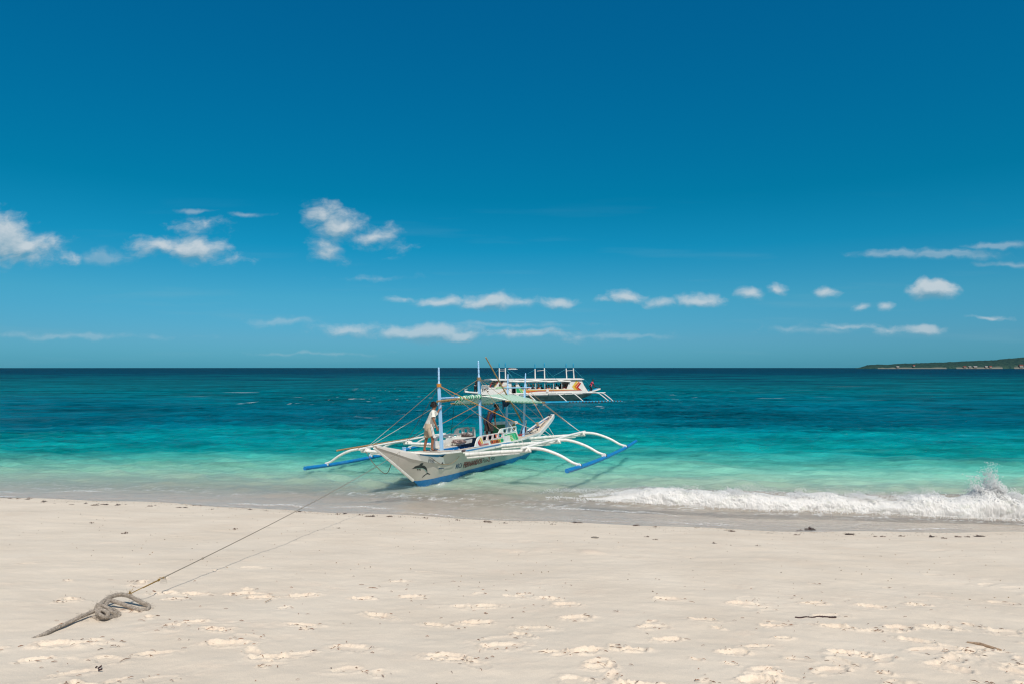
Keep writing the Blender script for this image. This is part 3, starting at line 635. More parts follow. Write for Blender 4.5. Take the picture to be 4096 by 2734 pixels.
def hull_grid(m, s0, s1, zlo, zhi, n, k, side, off):
    rows = []
    for i in range(n+1):
        s = s0+(s1-s0)*i/n; a, b = zlo(s), zhi(s)
        rows.append([hull(s, a+(b-a)*j/k, side, off) for j in range(k+1)])
    m.loft(rows, closed=False)
def fine(verts, faces, mx=.05, passes=5):
    bm = bmesh.new(); vs = [bm.verts.new(v) for v in verts]
    for ff in faces:
        try: bm.faces.new([vs[i] for i in ff])
        except ValueError: pass
    bmesh.ops.triangulate(bm, faces=bm.faces[:])
    for _ in range(passes):
        es = [e for e in bm.edges if e.calc_length() > mx]
        if not es: break
        bmesh.ops.subdivide_edges(bm, edges=es, cuts=1); bmesh.ops.triangulate(bm, faces=[f for f in bm.faces if len(f.verts) > 3])
    bm.verts.index_update(); v = [tuple(x.co) for x in bm.verts]; f = [tuple(x.index for x in q.verts) for q in bm.faces]; bm.free()
    return v, f
def hull_map(m, verts, faces, p0, p1, up, off):
    sx = abs(p1.x-p0.x); sy = abs(up[1]); verts, faces = fine([(x*sx, y*sy, 0) for x, y, z in verts], faces, .035); verts = [(x/sx, y/sy, 0) for x, y, z in verts]
    """lay flat artwork (x 0..1 along p0->p1, y in units of height) on the hull side"""
    vs = []
    for (x, y, z) in verts:
        s = p0.x+(p1.x-p0.x)*x+up[0]*y; zz = p0.z+(p1.z-p0.z)*x+up[1]*y
        vs.append(hull(s, zz, 1, off+z))
    m.add(vs, faces)

def stripes(name, g, w, dens, lo, hi, under=False):
    m = bpy.data.materials.new(name); m.use_nodes = True; nt = m.node_tree; N = nt.nodes; L = nt.links; N.clear()
    out = N.new('ShaderNodeOutputMaterial'); at = N.new('ShaderNodeAttribute'); at.attribute_name = 'stripe'
    tc = N.new('ShaderNodeTexCoord'); no = N.new('ShaderNodeTexNoise'); no.inputs['Scale'].default_value = 3; no.inputs['Detail'].default_value = 3; L.new(tc.outputs['Object'], no.inputs['Vector'])
    mu = N.new('ShaderNodeMath'); mu.operation = 'MULTIPLY_ADD'; L.new(no.outputs['Fac'], mu.inputs[0]); mu.inputs[1].default_value = .06; L.new(at.outputs['Fac'], mu.inputs[2])
    m1 = N.new('ShaderNodeMath'); m1.operation = 'MULTIPLY'; L.new(mu.outputs[0], m1.inputs[0]); m1.inputs[1].default_value = dens
    fr = N.new('ShaderNodeMath'); fr.operation = 'FRACT'; L.new(m1.outputs[0], fr.inputs[0])
    cr = N.new('ShaderNodeValToRGB'); L.new(fr.outputs[0], cr.inputs[0]); e = cr.color_ramp.elements; cr.color_ramp.interpolation = 'CONSTANT'
    e[0].position = 0; e[0].color = g; e[1].position = lo; e[1].color = w
    for p, c in ((hi, tuple(.5*a+.5*b for a, b in zip(g, w))), (min(.97, hi+.12), w)):
        q = e.new(p); q.color = c
    d = N.new('ShaderNodeBsdfDiffuse'); t = N.new('ShaderNodeBsdfTranslucent'); mx = N.new('ShaderNodeMixShader'); mx.inputs[0].default_value = .2
    L.new(cr.outputs[0], d.inputs[0]); L.new(cr.outputs[0], t.inputs[0]); L.new(d.outputs[0], mx.inputs[1]); L.new(t.outputs[0], mx.inputs[2]); L.new(mx.outputs[0], out.inputs[0])
    return m

def build_boat():
    root = empty('outrigger_boat', (0,0,0), 'small white outrigger boat with blue floats and striped canopy grounded at the water\'s edge', 'boat')
    root.matrix_world = FA.M
    white = mat('white_paint', (.74,.74,.71), .45, .05, 3, .08, 30, dirt=(.42,.40,.34,1), dirt_amt=.45)
    hullw = mat('hull_paint', (.50,.475,.435), .4, .05, 1.5, .05, 12, dirt=(.40,.42,.37,1), dirt_amt=.4)
    blue = mat('deep_blue_paint', (.004,.175,.46), .4, .15, 4, .08, 30, dirt=(.1,.25,.45,1), dirt_amt=.4)
    lblue = mat('light_blue_paint', (.33,.57,.84), .45, .06, 5, .08, 30, dirt=(.45,.55,.65,1), dirt_amt=.5)
    mblue = mat('mid_blue_paint', (.015,.20,.40), .5, .12, 6, .1, 40, dirt=(.05,.1,.15,1), dirt_amt=.4)
    deckm = mat('deck_boards', (.60,.52,.42), .7, .08, 5, .15, 60, dirt=(.35,.28,.20,1), dirt_amt=.5)
    bam = mat('bamboo', (.36,.22,.09), .5, .25, 8, .1, 30, dirt=(.10,.06,.03,1), dirt_amt=.6)
    bam2 = mat('white_bamboo', (.76,.755,.73), .45, .05, 6, .1, 30, dirt=(.45,.40,.33,1), dirt_amt=.45)
    black = mat('black_lashing', (.02,.022,.03), .7, .2, 20)
    P = FA.L
    # hull: white sides, blue bottom
    m = MB()
    zb = lambda s: max(ip(s, GK), .235-.012*s)
    for sd in (1, -1): hull_grid(m, 0.0, 14.95, zb, lambda s: ip(s, GZ), 150, 24, sd, 0)
    # bow and stern end faces, bow top
    top = [[hull(s, ip(s, GZ), 1), hull(s, ip(s, GZ), -1)] for s in np.linspace(0, 1.6, 10)]; m.loft(top, closed=False)
    e0 = [hull(0, z, sd) for z in (1.50, 1.565) for sd in (1, -1)]; m.add(e0, [(0,1,3,2)])
    e1 = [hull(14.95, z, sd) for z in (1.49, 1.54) for sd in (1, -1)]; m.add(e1, [(0,1,3,2)])
    hb = m.build('hull', hullw, root)
    m = MB()
    for sd in (1, -1): hull_grid(m, 1.95, 12.2, lambda s: ip(s, GK), lambda s: max(ip(s, GK)+.001, .235-.012*s), 100, 14, sd, .003)
    m.build('hull_bottom', blue, root)
    # raised bulwark strip at the bow
    for sd in (1, -1):
        m = MB(); rows = []
        lo = [(.10,1.50),(.79,1.27),(1.45,1.01),(2.3,.78),(3.19,.63)]
        for i in range(25):
            a = i/24; sb = .08+a*(3.19-.08); stp = .02+a*(2.9-.02); zt = ip(stp, GZ)+.012; zlow = min(ip(sb, lo), zt-.03)
            rows.append([hull(stp+(sb-stp)*j/5, zt+(zlow-zt)*j/5, sd, .022) for j in range(6)])
        m.loft(rows, closed=False)
        cap = [[hull(.02+a/24*2.88, ip(.02+a/24*2.88, GZ)+.012, sd, .022), hull(.02+a/24*2.88, ip(.02+a/24*2.88, GZ)+.012, sd, -.02)] for a in range(25)]
        m.loft(cap, closed=False); m.build('bulwark', mat('fresh_white_paint', (.82,.81,.79), .4, .03, 4), root)
    m = MB(); m.tube([P((0,0,1.50)), P((1.0,0,.90)), P((2.02,0,.25))], [.03,.045,.05], 6); m.build('stem', white, root)
    # decks
    ZT = [(1.3,1.275),(1.76,1.18),(2.41,1.09),(3.8,1.0),(5,.975),(8,.905),(9,.90),(10.3,.90),(12,.90)]
    def slab(m, sts, th=.065):     # stations (s, t_in, t_out)
        rings = []
        for s, a, b in sts:
            z = ip(s, ZT); rings.append([P((s,a,z)), P((s,b,z-.006)), P((s,b,z-th)), P((s,a,z-th))])
        m.loft(rings)
    m = MB(); slab(m, [(1.25,-.18,.18),(1.5,-.40,.40),(1.9,-.62,.62),(2.5,-.73,.73),(3.3,-.77,.77),(3.98,-.78,.78)]); m.build('foredeck', [white], root)
    m = MB(); rings = []
    for s, b in ((1.5,.30),(1.9,.54),(2.5,.64),(3.3,.67),(3.98,.68)):
        z = ip(s, ZT); rings.append([P((s,-b,z+.004)), P((s,b,z+.004))])
    m.loft(rings, closed=False); m.build('foredeck_boards', deckm, root)
    m = MB()
    for sd in (1,-1):
        rings = []
        for s in (1.75, 2.1, 2.6, 3.1):
            z = ip(s, ZT)-.066; b = ip(s, GT)+.035
            rings.append([P((s,sd*.05,z)), P((s,sd*b,z)), P((s,sd*b,ip(s, GZ)-.01)), P((s,sd*.05,ip(s, GZ)-.01))])
        m.loft(rings)
    m.build('bow_block', mblue, root)
    for sd in (1,-1):
        m = MB(); rings = []
        for s in np.linspace(3.99, 9.2, 12):
            z = ip(s, ZT); a, b = sd*.46, sd*.78; rings.append([P((s,a,z)), P((s,b,z-.006)), P((s,b,z-.07)), P((s,a,z-.07))])
        m.loft(rings); m.build('side_deck', white, root)
        m = MB(); rings = []
        for s in np.linspace(3.99, 9.2, 12):
            z = ip(s, ZT)+.004; rings.append([P((s,sd*.49,z)), P((s,sd*.72,z))])
        m.loft(rings, closed=False); m.build('deck_boards', deckm, root)
        m = MB(); m.loft([[P((s,sd*.47,ip(s, ZT)-.03)), P((s,sd*.455,ip(s, ZT)-.03)), P((s,sd*.44,.52)), P((s,sd*.46,.52))] for s in np.linspace(3.99,9.2,10)])
        m.build('inner_wall', blue, root)
        m = MB(); m.loft([[P((s,sd*.455,.74)), P((s,sd*.40,.74)), P((s,sd*.40,.69)), P((s,sd*.455,.69))] for s in (4.05,9.1)])
        for s in np.arange(4.3, 9, .42): m.loft([[P((s-.05,sd*.40,.745)), P((s+.05,sd*.40,.745)), P((s+.05,sd*.44,.745)), P((s-.05,sd*.44,.745))], [P((s-.012,sd*.43,.86)), P((s+.012,sd*.43,.86)), P((s+.012,sd*.445,.86)), P((s-.012,sd*.445,.86))]])
        m.build('stringer', lblue, root)
        # outboard step plank: white edge, blue top boards
        m = MB(); m.loft([[P((s,sd*.80,.957-.021*(s-3.95))), P((s,sd*1.03,.950-.021*(s-3.95))), P((s,sd*1.03,.885-.021*(s-3.95))), P((s,sd*.80,.885-.021*(s-3.95)))] for s in (3.98, 5.9, 7.78)])
        for s in np.arange(4.4, 7.7, .8): m.box(P((s, sd*.70, .90-.021*(s-3.95)-.03)), (.08,.5,.05))
        m.build('step_plank', white, root)
        m = MB()
        for k in range(6):
            s0 = 4.0+k*.63; m.loft([[P((s,sd*.80,.962-.021*(s-3.95))), P((s,sd*1.0,.957-.021*(s-3.95))), P((s,sd*1.0,.968-.021*(s-3.95))), P((s,sd*.80,.975-.021*(s-3.95)))] for s in (s0, s0+.6)])
        m.build('step_boards', mblue, root)
    m = MB(); m.loft([[P((s,-.47,.56)), P((s,.47,.56)), P((s,.47,.52)), P((s,-.47,.52))] for s in (3.9,9.2)]); m.build('floor', lblue, root)
    m = MB(); m.box(P((3.98,0,.76)), (.03,.92,.40)); m.build('bulkhead', blue, root)
    m = MB(); m.box(P((9.2,0,.72)), (.03,.92,.34)); m.build('bulkhead', blue, root)
    m = MB(); rings = []
    for s in np.linspace(9.2, 12.0, 8):
        z = ip(s, ZT); b = ip(s, [(9.2,.78),(10.3,.70),(11.1,.56),(12.0,.42)]); rings.append([P((s,-b,z)), P((s,b,z)), P((s,b,z-.07)), P((s,-b,z-.07))])
    m.loft(rings); m.build('afterdeck', white, root)
    m = MB(); rings = []
    for s in np.linspace(9.25, 14.7, 16):
        b = (ip(s, [(9.2,.70),(10.3,.62),(11.1,.48),(12.0,.36)]) if s < 12 else ip(s, GT)-.035); z = ip(s, ZT)+.005 if s < 12 else ip(s, GZ)-.07+.05*max(0, 12.4-s)
        rings.append([P((s,-b,z)), P((s,b,z))])
    m.loft(rings, closed=False); m.build('stern_boards', deckm, root)
    for sd in (1,-1):
        m = MB(); rings = []
        for s in np.linspace(11.4, 14.95, 14):
            t = ip(s, GT); z = ip(s, GZ)+.03*min(1, (s-11.4)/.5)
            rings.append([P((s,sd*(t+.018),z)), P((s,sd*(t-.035),z)), P((s,sd*(t-.035),z-.13)), P((s,sd*(t+.018),z-.17))])
        m.loft(rings); m.build('stern_bulwark', white, root)
    m = MB(); m.loft([[P((s,-(ip(s, GT)-.037),ip(s, GZ)-.01)), P((s,-(ip(s, GT)-.045),ip(s, GZ)-.045))] for s in np.linspace(12,14.6,8)], closed=False); m.build('trim_line', blue, root)

    # ---- seat-back panels with window holes
    def Q(px, t): p = FA.hit(px[0], px[1], 't', t); return (p.x, p.z)
    def panel(name, outer, holes, t, th, material, parent=root, off=0):
        m = MB(); v, f = flat_shape(outer, holes, th); m.add([P((x, t+off+z, y)) for x, y, z in v], f); return m.build(name, material, parent, smooth=False)
    T = .72; qa = lambda x, y: Q(ZA(x, y), T)
    outer = [qa(*p) for p in [(200,1025),(225,880),(262,760),(300,660),(345,600),(400,562),(470,535),(700,500),(1000,448),(1222,405),(1228,375),(1250,320),(1290,262),(1340,230),(1640,178),(1958,125),(1985,330),(2060,690),(1900,740),(1750,785),(1000,905)]]
    holes = []; wins = []
    for k, (x, y, w, h) in enumerate([(620,650,165,170),(855,620,165,170),(1080,560,160,160),(1290,520,150,160),(1487,335,150,150),(1680,295,150,150),(1868,265,140,150)]):
        c = qa(x, y); a = qa(x-w/2, y); b = qa(x+w/2, y); d = qa(x, y+h/2); e = qa(x, y-h/2)
        holes.append(rrect(c[0], c[1], b[0]-a[0], e[1]-d[1], .36, 4, -.02)); wins.append((c, b[0]-a[0], e[1]-d[1], k))
    pn = panel('seat_panel', outer, holes, T, .035, white)
    red = mat('red_paint', (.42,.01,.02), .45, .1, 8); orange = mat('orange_paint', (.62,.15,.02), .45, .1, 8); yellow = mat('yellow_paint', (.68,.48,.07), .45, .1, 8)
    green = mat('green_paint', (.015,.36,.14), .45, .12, 8); green2 = mat('bright_green_paint', (.02,.50,.20), .45, .1, 8); lime = mat('lime_paint', (.20,.52,.14), .45, .1, 8)
    cyan = mat('cyan_paint', (.05,.32,.45), .45, .1, 8)
    for (c, w, h, k) in wins:
        o = rrect(c[0], c[1], w+.075, h+.045, .36, 4, -.02); i = rrect(c[0], c[1], w+.05, h+.026, .36, 4, -.02)
        panel('window_ring', o, [i], T, .006, red if k < 4 else cyan, pn, .02)
    m = MB(); m.loft([[P((s,.64,1.31)), P((s,.50,1.28)), P((s,.44,1.02)), P((s,.64,1.02))] for s in (5.3,6.95)]); m.build('seat_cushion', mat('navy_vinyl', (.006,.014,.03), .95, .2, 6, spec=.05), root, smooth=False)
    m = MB(); m.loft([[P((s,.46,1.06)), P((s,.02,1.05)), P((s,.02,.98)), P((s,.46,.98))] for s in (5.3,8.9)]); m.build('seat', mat('navy_vinyl', (.01,.03,.06)), root, smooth=False)
    dec = lambda name, pts, material, lift=.02: panel(name, [qa(*p) for p in pts], [], T, .006, material, pn, lift)
    dec('red_stripe', [(345,755),(320,790),(318,850),(345,915),(395,970),(780,905),(775,870),(440,935)], red)
    dec('orange_stripe', [(375,665),(350,740),(440,915),(770,855),(740,850),(490,895)], orange)
    dec('yellow_stripe', [(395,625),(450,600),(545,860),(500,880)], yellow)
    dec('green_stripe', [(1435,490),(1900,405),(1945,425),(2055,685),(1955,720),(1870,450),(1840,440),(1455,520)], green)
    dec('bright_green_stripe', [(1460,545),(1465,525),(1840,455),(1865,475),(1940,720),(1870,742),(1780,520),(1740,498)], green2)
    dec('lime_stripe', [(1665,545),(1735,515),(1770,540),(1850,745),(1752,772)], lime)
    # name plate, rainbow board
    a, b, c_, d = qa(840,770), qa(1390,655), qa(1415,790), qa(885,885)
    bd = panel('name_board_rim', [qa(*p) for p in [(832,800),(840,755),(870,735),(1375,645),(1405,670),(1420,760),(1400,800),(900,890),(860,870)]], [], T, .008, green, pn, .018)
    for nm, pts, mt in (('name_board_red', [(845,800),(853,762),(875,745),(985,725),(1000,868),(905,882),(868,862)], mat('coral_paint', (.62,.12,.04), .45)),
                        ('name_board_orange', [(988,725),(1180,690),(1200,835),(1002,868)], orange),
                        ('name_board_yellow', [(1182,690),(1275,672),(1290,818),(1202,835)], yellow),
                        ('name_board_green', [(1277,672),(1370,655),(1395,675),(1408,758),(1392,792),(1292,818)], green2)):
        panel(nm, [qa(*p) for p in pts], [], T, .008, mt, bd, .022)
    def text_on(name, txt, x0, y0, x1, y1, hpx, material, parent, shear=0, bold=.02, q=qa, t=T, lift=.03):
        p0 = q(x0, y0); p1 = q(x1, y1); hh = abs(q(x0, y0-hpx)[1]-p0[1]); v, f = text_geo(txt, 1, shear, 1, 0, bold)
        xm = max(a[0] for a in v); ym = max(a[1] for a in v)
        vs = [P((p0[0]+(p1[0]-p0[0])*x/xm, t+lift, p0[1]+(p1[1]-p0[1])*x/xm+y/ym*hh)) for x, y, z in v]
        m = MB(); m.add(vs, f); return m.build(name, material, parent, smooth=False)
    ink = mat('black_paint', (.012,.014,.018), .5); maroon = mat('maroon_paint', (.22,.01,.02), .45)
    text_on('lettering', 'BORACAY', 1085, 832, 1270, 800, 100, ink, bd, .2, .03)
    text_on('lettering', 'TO', 1000, 842, 1060, 832, 95, maroon, bd, .1, .03)
    # splat and palm marks
    star = [(920+45*math.cos(a*math.pi/6)*(1 if a % 2 else .55), 800+45*math.sin(a*math.pi/6)*(1 if a % 2 else .55)) for a in range(12)]
    panel('splash_mark', [qa(*p) for p in star], [], T, .004, ink, bd, .03)
    star = [(1340+42*math.cos(a*math.pi/5)*(1 if a % 2 else .35), 722+48*math.sin(a*math.pi/5)*(1 if a % 2 else .35)) for a in range(10)]
    panel('palm_mark', [qa(*p) for p in star], [], T, .004, ink, bd, .03)

    # far side seat panel
    qd = lambda x, y: Q(ZD(x, y), -.75)
    outer = [qd(*p) for p in [(135,985),(165,700),(200,545),(390,510),(700,470),(940,415),(975,330),(1020,270),(1070,235),(1300,205),(1740,160),(1765,540),(1765,700),(1300,800)]]
    holes = []
    for (x, y, w, h) in [(350,640,170,110),(560,600,150,110),(780,540,150,90),(985,500,140,110),(1185,320,140,140),(1400,290,140,140),(1610,260,140,130)]:
        c = qd(x, y); a = qd(x-w/2, y); b = qd(x+w/2, y); d = qd(x, y+h/2); e = qd(x, y-h/2)
        holes.append(rrect(c[0], c[1], b[0]-a[0], e[1]-d[1], .34, 4))
    pf = panel('seat_panel', outer, holes, -.75, .05, white)
    m = MB(); tp = [qd(*p) for p in [(205,540),(390,510),(700,465),(1110,405)]]; m.tube([P((x,-.74,z+.01)) for x, z in tp], .03, 8)
    tp = [qd(*p) for p in [(945,410),(975,330),(1020,268),(1070,235),(1300,205),(1490,185)]]; m.tube([P((x,-.74,z+.01)) for x, z in tp], .03, 8); m.build('hand_rail', white, pf)
    # aft panel on the far side with a green sign
    qc = lambda x, y: Q(ZC(x, y), -.75)
    af = panel('seat_panel', [qc(*p) for p in [(-260,470),(-60,425),(300,405),(780,388),(845,425),(850,490),(775,500),(740,560),(820,870),(400,900),(-420,900)]], [], -.75, .05, white)
    panel('green_sign', [qc(*p) for p in [(-150,540),(400,515),(450,545),(455,600),(400,640),(380,900),(-200,900)]], [], -.75, .008, mat('dark_green_paint', (.02,.22,.07), .5), af, .03)
    for i, (tx, x0, x1) in enumerate((('Spirit of the game is you', -60, 410), ('your ride Fuel your', -50, 360), ('fun again', -30, 200))):
        text_on('lettering', tx, x0, 590+i*62, x1, 578+i*62, 40, ink, af, 0, .01, qc, -.75, .037)
    panel('olive_stripe', [qc(*p) for p in [(700,460),(735,560),(740,720),(700,720),(640,540)]], [], -.75, .006, mat('olive_paint', (.30,.28,.02), .5), af, .03)
    panel('rust_stripe', [qc(*p) for p in [(635,545),(695,720),(600,720),(570,640)]], [], -.75, .006, mat('rust_paint', (.30,.09,.02), .5), af, .03)
    # raked end board near the stern
    qs = lambda x, y: (lambda p: (p.x, p.z))(FA.hit(*ZC(x, y), 't', .12))
    eb = panel('end_board', [qs(*p) for p in [(1115,375),(1175,352),(1165,560),(1190,760),(1260,870),(1230,905),(1120,905),(930,880)]], [], .12, .05, white)
    panel('navy_stripe', [qs(*p) for p in [(1100,400),(1125,440),(1010,860),(935,872)]], [], .12, .006, mat('navy_paint', (.01,.05,.16), .5), eb, .028)
    panel('maroon_stripe', [qs(*p) for p in [(1165,470),(1150,760),(1110,862),(1025,875)]], [], .12, .006, maroon, eb, .028)
    m = MB()
    for dz, mt in ((0, red),):
        for (x0, y0, x1, y1) in ((850,920,1110,870),(855,950,1000,925)):
            p = FA.hit(*ZC(x0, y0), 't', .5); q = FA.hit(*ZC(x1, y1), 't', .5); m.tube([P(p), P(q)], .012, 4)
    m.build('red_line', red, root)

    # locker on the far side
    m = MB()
    a = FA.hit(*ZD(1425, 830), 't', -.28); b = FA.hit(*ZD(1740, 790), 't', -.28); c = FA.hit(*ZD(1740, 540), 't', -.28)
    m.loft([[P((s,-.30,a.z)), P((s,-.30,c.z-.01)), P((s,-.70,c.z-.01)), P((s,-.70,a.z))] for s in (a.x-.15, b.x)])
    lk = m.build('locker', white, root, smooth=False)
    m = MB(); m.loft([[P((s,-.27,c.z-.012)), P((s,-.27,c.z+.02)), P((s,-.72,c.z+.02)), P((s,-.72,c.z-.012))] for s in (a.x-.2, b.x+.04)]); m.build('lid', white, lk, smooth=False)

    # ---- outriggers
    def node_pole(m, pts, r, step=.42):
        pts = smoothpath(pts, 8) if len(pts) > 2 else [Vector(pts[0]).lerp(Vector(pts[1]), i/10) for i in range(11)]
        L = 0; out = []; rs = []; rr = r if isinstance(r, tuple) else (r, r); tot = sum((pts[i]-pts[i-1]).length for i in range(1, len(pts)))
        nxt = random.uniform(.1, step)
        for i in range(1, len(pts)):
            d = (pts[i]-pts[i-1]).length; base = rr[0]+(rr[1]-rr[0])*L/tot; out.append(pts[i-1]); rs.append(base)
            if L <= nxt < L+d:
                q = pts[i-1].lerp(pts[i], (nxt-L)/d)
                for o_, k in ((-.018,1.0),(-.006,1.08),(.006,1.08),(.018,1.0)):
                    dirn = (pts[i]-pts[i-1]).normalized(); out.append(q+dirn*o_); rs.append(base*k)
                nxt += step*random.uniform(.8, 1.2)
            L += d
        out.append(pts[-1]); rs.append(rr[1]); m.tube(out, rs, 10)
    BS = (3.9, 6.7, 9.6)
    for sd in (1, -1):
        for s in BS:
            m = MB(); node_pole(m, [P((s,sd*.95,.85)), P((s,sd*2.1,.93)), P((s,sd*3.35,.985))], (.068,.058)); m.build('crossbeam', bam2, root)
            m = MB(); node_pole(m, [P((s,sd*1.0,.745)), P((s,sd*2.0,.83)), P((s,sd*2.95,.90))], (.042,.036)); m.build('lower_pole', bam2, root)
            m = MB(); node_pole(m, [P((s+.04,sd*3.0,1.02)), P((s+.02,sd*3.42,1.055)), P((s,sd*3.85,1.0)), P((s,sd*4.35,.82)), P((s,sd*4.75,.60)), P((s,sd*4.97,.53))], (.058,.042), .5)
            arm = m.build('outrigger_arm', bam2, root)
            m = MB(); m.tube([P((s,sd*3.10,1.0)), P((s,sd*3.14,1.0))], .080, 10); m.build('lashing', bam2, arm)
            m = MB(); m.tube([P((s,sd*3.28,1.02)), P((s,sd*3.32,1.02))], .080, 10); m.build('lashing', bam2, arm)
            m = MB(); m.tube([P((s-.035,sd*4.96,.50)), P((s+.035,sd*4.96,.50))], .078, 10); m.build('lashing', bam2, arm)
            m = MB(); m.tube([P((s+.04,sd*4.98,.485)), P((s+.065,sd*4.98,.485))], .0755, 10); m.build('tie', black, arm)
            m = MB(); m.tube([P((s-.02,sd*1.35,.79)), P((s+.02,sd*1.35,.79))], .11, 8)
            for t in (1.05, 1.9, 2.75):
                zc = ip(t, [(1,.80),(2.75,.92)]); m.tube([P((s,sd*(t-.02),zc+.02)), P((s,sd*(t+.02),zc+.02))], .10, 10)
            m.build('binding', bam2, root) if False else None
        m = MB(); node_pole(m, [P((3.55,sd*3.18,1.09)), P((5.2,sd*3.22,1.11)), P((6.7,sd*3.25,1.10)), P((8.2,sd*3.25,1.11)), P((9.9,sd*3.25,1.09))], .042, .6); m.build('outer_pole', bam2, root)
        m = MB(); pts = smoothpath([P((2.72,sd*4.98,.50)), P((4.5,sd*4.98,.435)), P((7,sd*4.98,.415)), P((9.4,sd*4.98,.45)), P((11.35,sd*4.98,.55))], 8)
        node_pole(m, [tuple(p) for p in pts[::4]], (.072,.062), .9); m.build('float', blue, root)
    # ---- masts
    def mast(b, t, tie, w0, w1, hgt):
        b, t, tie = Vector(P(b)), Vector(P(t)), Vector(P(tie)); m = MB()
        pts = []; rs = []
        for k in range(5): pts.append(b.lerp(tie, k/4)); rs.append(w0+(w1-w0)*k/4)
        m.tube(pts, [r*1.12 for r in rs], 4, ph=math.pi/4)
        prof = [(0,1.0),(.12,.95),(.22,.62),(.30,.60),(.31,.88),(.335,.88),(.345,.62),(.36,.62),(.37,.88),(.395,.88),(.405,.62),(.42,.62),(.43,.85),(.455,.85),(.47,.55),(.55,.70),(.60,.88),(.62,.60),(.66,.62),(.74,.80),(.76,.55),(.78,.85),(.80,.85),(.81,.55),(.84,.80),(.86,.55),(.90,.62),(.95,.72),(.97,.5),(1.0,.25)]
        m.tube([tie.lerp(t, a) for a, _ in prof], [w1*.95*r for _, r in prof], 10)
        return m.build('mast', lblue, root)
    m1 = mast((3.93,0,.95), (3.98,0,3.87), (3.94,0,3.24), .062, .050, 0)
    m2 = mast((7.0,0,.56), (7.05,0,4.13), (7.03,0,3.44), .062, .050, 0)
    m3 = mast((10.2,-.42,.88), (10.67,-.40,3.60), (10.57,-.40,3.02), .052, .042, 0)
    m4 = mast((10.2,.40,.88), (10.72,.42,3.60), (10.6,.41,3.02), .052, .042, 0)
    m = MB(); m.tube([P((7.0,.056,.95)), P((7.03,.048,3.3))], .012, 4); m.build('groove_strip', mblue, m2)
    m = MB(); a = FA.hit(2010,1550,'s',10.55); b = FA.hit(2125,1548,'s',10.55); m.tube([P(a), P(b)], .03, 6); m.build('mast_crossbar', lblue, root)
    m = MB(); m.box(P((1.60,.0,1.27)), (.075,.075,.13)); m.box(P((1.60,.0,1.34)), (.095,.095,.025)); m.build('mooring_bitt', lblue, root)
    # ---- canopy
    tarp = stripes('striped_tarp', (.02,.42,.23,1), (.74,.78,.74,1), 5.2, .34, .60)
    tarpr = stripes('rolled_tarp', (.01,.36,.16,1), (.74,.78,.74,1), 7, .45, .6)
    ridge = [FA.hit(*p, 't', 0) for p in [(1827,1592),(1923,1583),(1960,1577),(1995,1574),(2045,1576),(2090,1582)]]
    eaveN = [FA.hit(*p, 't', 1.0) for p in [(2040,1603),(2075,1605),(2110,1606),(2140,1607),(2165,1607)]]
    eaveF = [FA.hit(*p, 't', -1.0) for p in [(1817,1612),(1850,1613),(1885,1613),(1920,1612),(1957,1612)]]
    def lp(tab, u):
        k = u*(len(tab)-1); i = min(int(k), len(tab)-2); return Vector(tab[i]).lerp(Vector(tab[i+1]), k-i)
    def sheet(A, B, n, k, s0, sg, wav):
        m = MB(); rows = []; at = []; L = (Vector(B[-1])-Vector(B[0])).length
        for i in range(n+1):
            u = i/n; r = []
            for j in range(k+1):
                v = j/k; p = lp(A, u).lerp(lp(B, u), v)
                p.z += -sg*4*v*(1-v)*math.sin(math.pi*min(1, max(0, u)))**.5+wav*math.sin(u*31+v*3)*math.sin(math.pi*v)
                r.append(P(p)); at.append(u*L+s0)
            rows.append(r)
        m.loft(rows, closed=False, at=at); return m
    rg = [Vector(r) for r in ridge]
    cn = sheet(rg[1:], eaveN, 60, 14, 1.0, -.035, .006).build('canopy_cloth', tarp, root)
    cf = sheet(rg, eaveF, 60, 14, .5, .03, .006).build('canopy_cloth', tarp, root)
    m = MB(); hem = [P(rg[1].lerp(Vector(eaveN[0]), i/8)+Vector((0,0,.01+.035*math.sin(math.pi*i/8)))) for i in range(9)]; m.tube(hem, .018, 6); m.build('hem', white, cn)
    m = MB(); rows = []
    for i in range(40):
        u = i/39; p = rg[0].lerp(rg[1], u); r = .085*(1+.18*math.sin(u*23)+.12*math.sin(u*51)) * (1-.75*max(0, (u-.95)/.05)); rows.append((P(p+Vector((0,.03*math.sin(u*9),-.01))), r))
    m.tube([a for a, _ in rows], [b*(.25+.75*min(1, i/3)) for i, (_, b) in enumerate(rows)], 12, at=.01); m.build('rolled_cloth', tarpr, root)
    for nm, tab, mt, ext in (('eave_roll', eaveN, tarpr, 0), ('eave_roll', eaveF, tarpr, 0)):
        m = MB(); m.tube([P(lp(tab, i/24)+Vector((0,0,-.01))) for i in range(25)], .048, 10, at=.01); m.build(nm, mt, root)
    def ext(tab, a, b):
        A, B = Vector(tab[0]), Vector(tab[-1]); d = (B-A).normalized(); return [P(A-d*a), P(B+d*b)]
    m = MB(); node_pole(m, ext(eaveN, .38, .42), .032, .5); m.build('bamboo_rail', bam, root)
    m = MB(); node_pole(m, ext(eaveF, .25, .30), .032, .5); m.build('bamboo_rail', bam, root)
    m = MB(); node_pole(m, [P((3.6,.09,2.70)), P((5.6,.06,2.73))], .034, .5); m.build('ridge_bamboo', bam, root)
    m = MB(); node_pole(m, [P((3.95,-.09,2.66)), P((5.6,-.05,2.70))], .030, .5); m.build('ridge_bamboo', bam, root)
    m = MB(); m.tube([P((3.95,0,2.79)), P((5.6,0,2.77))], .034, 8); m.build('ridge_pole', lblue, root)
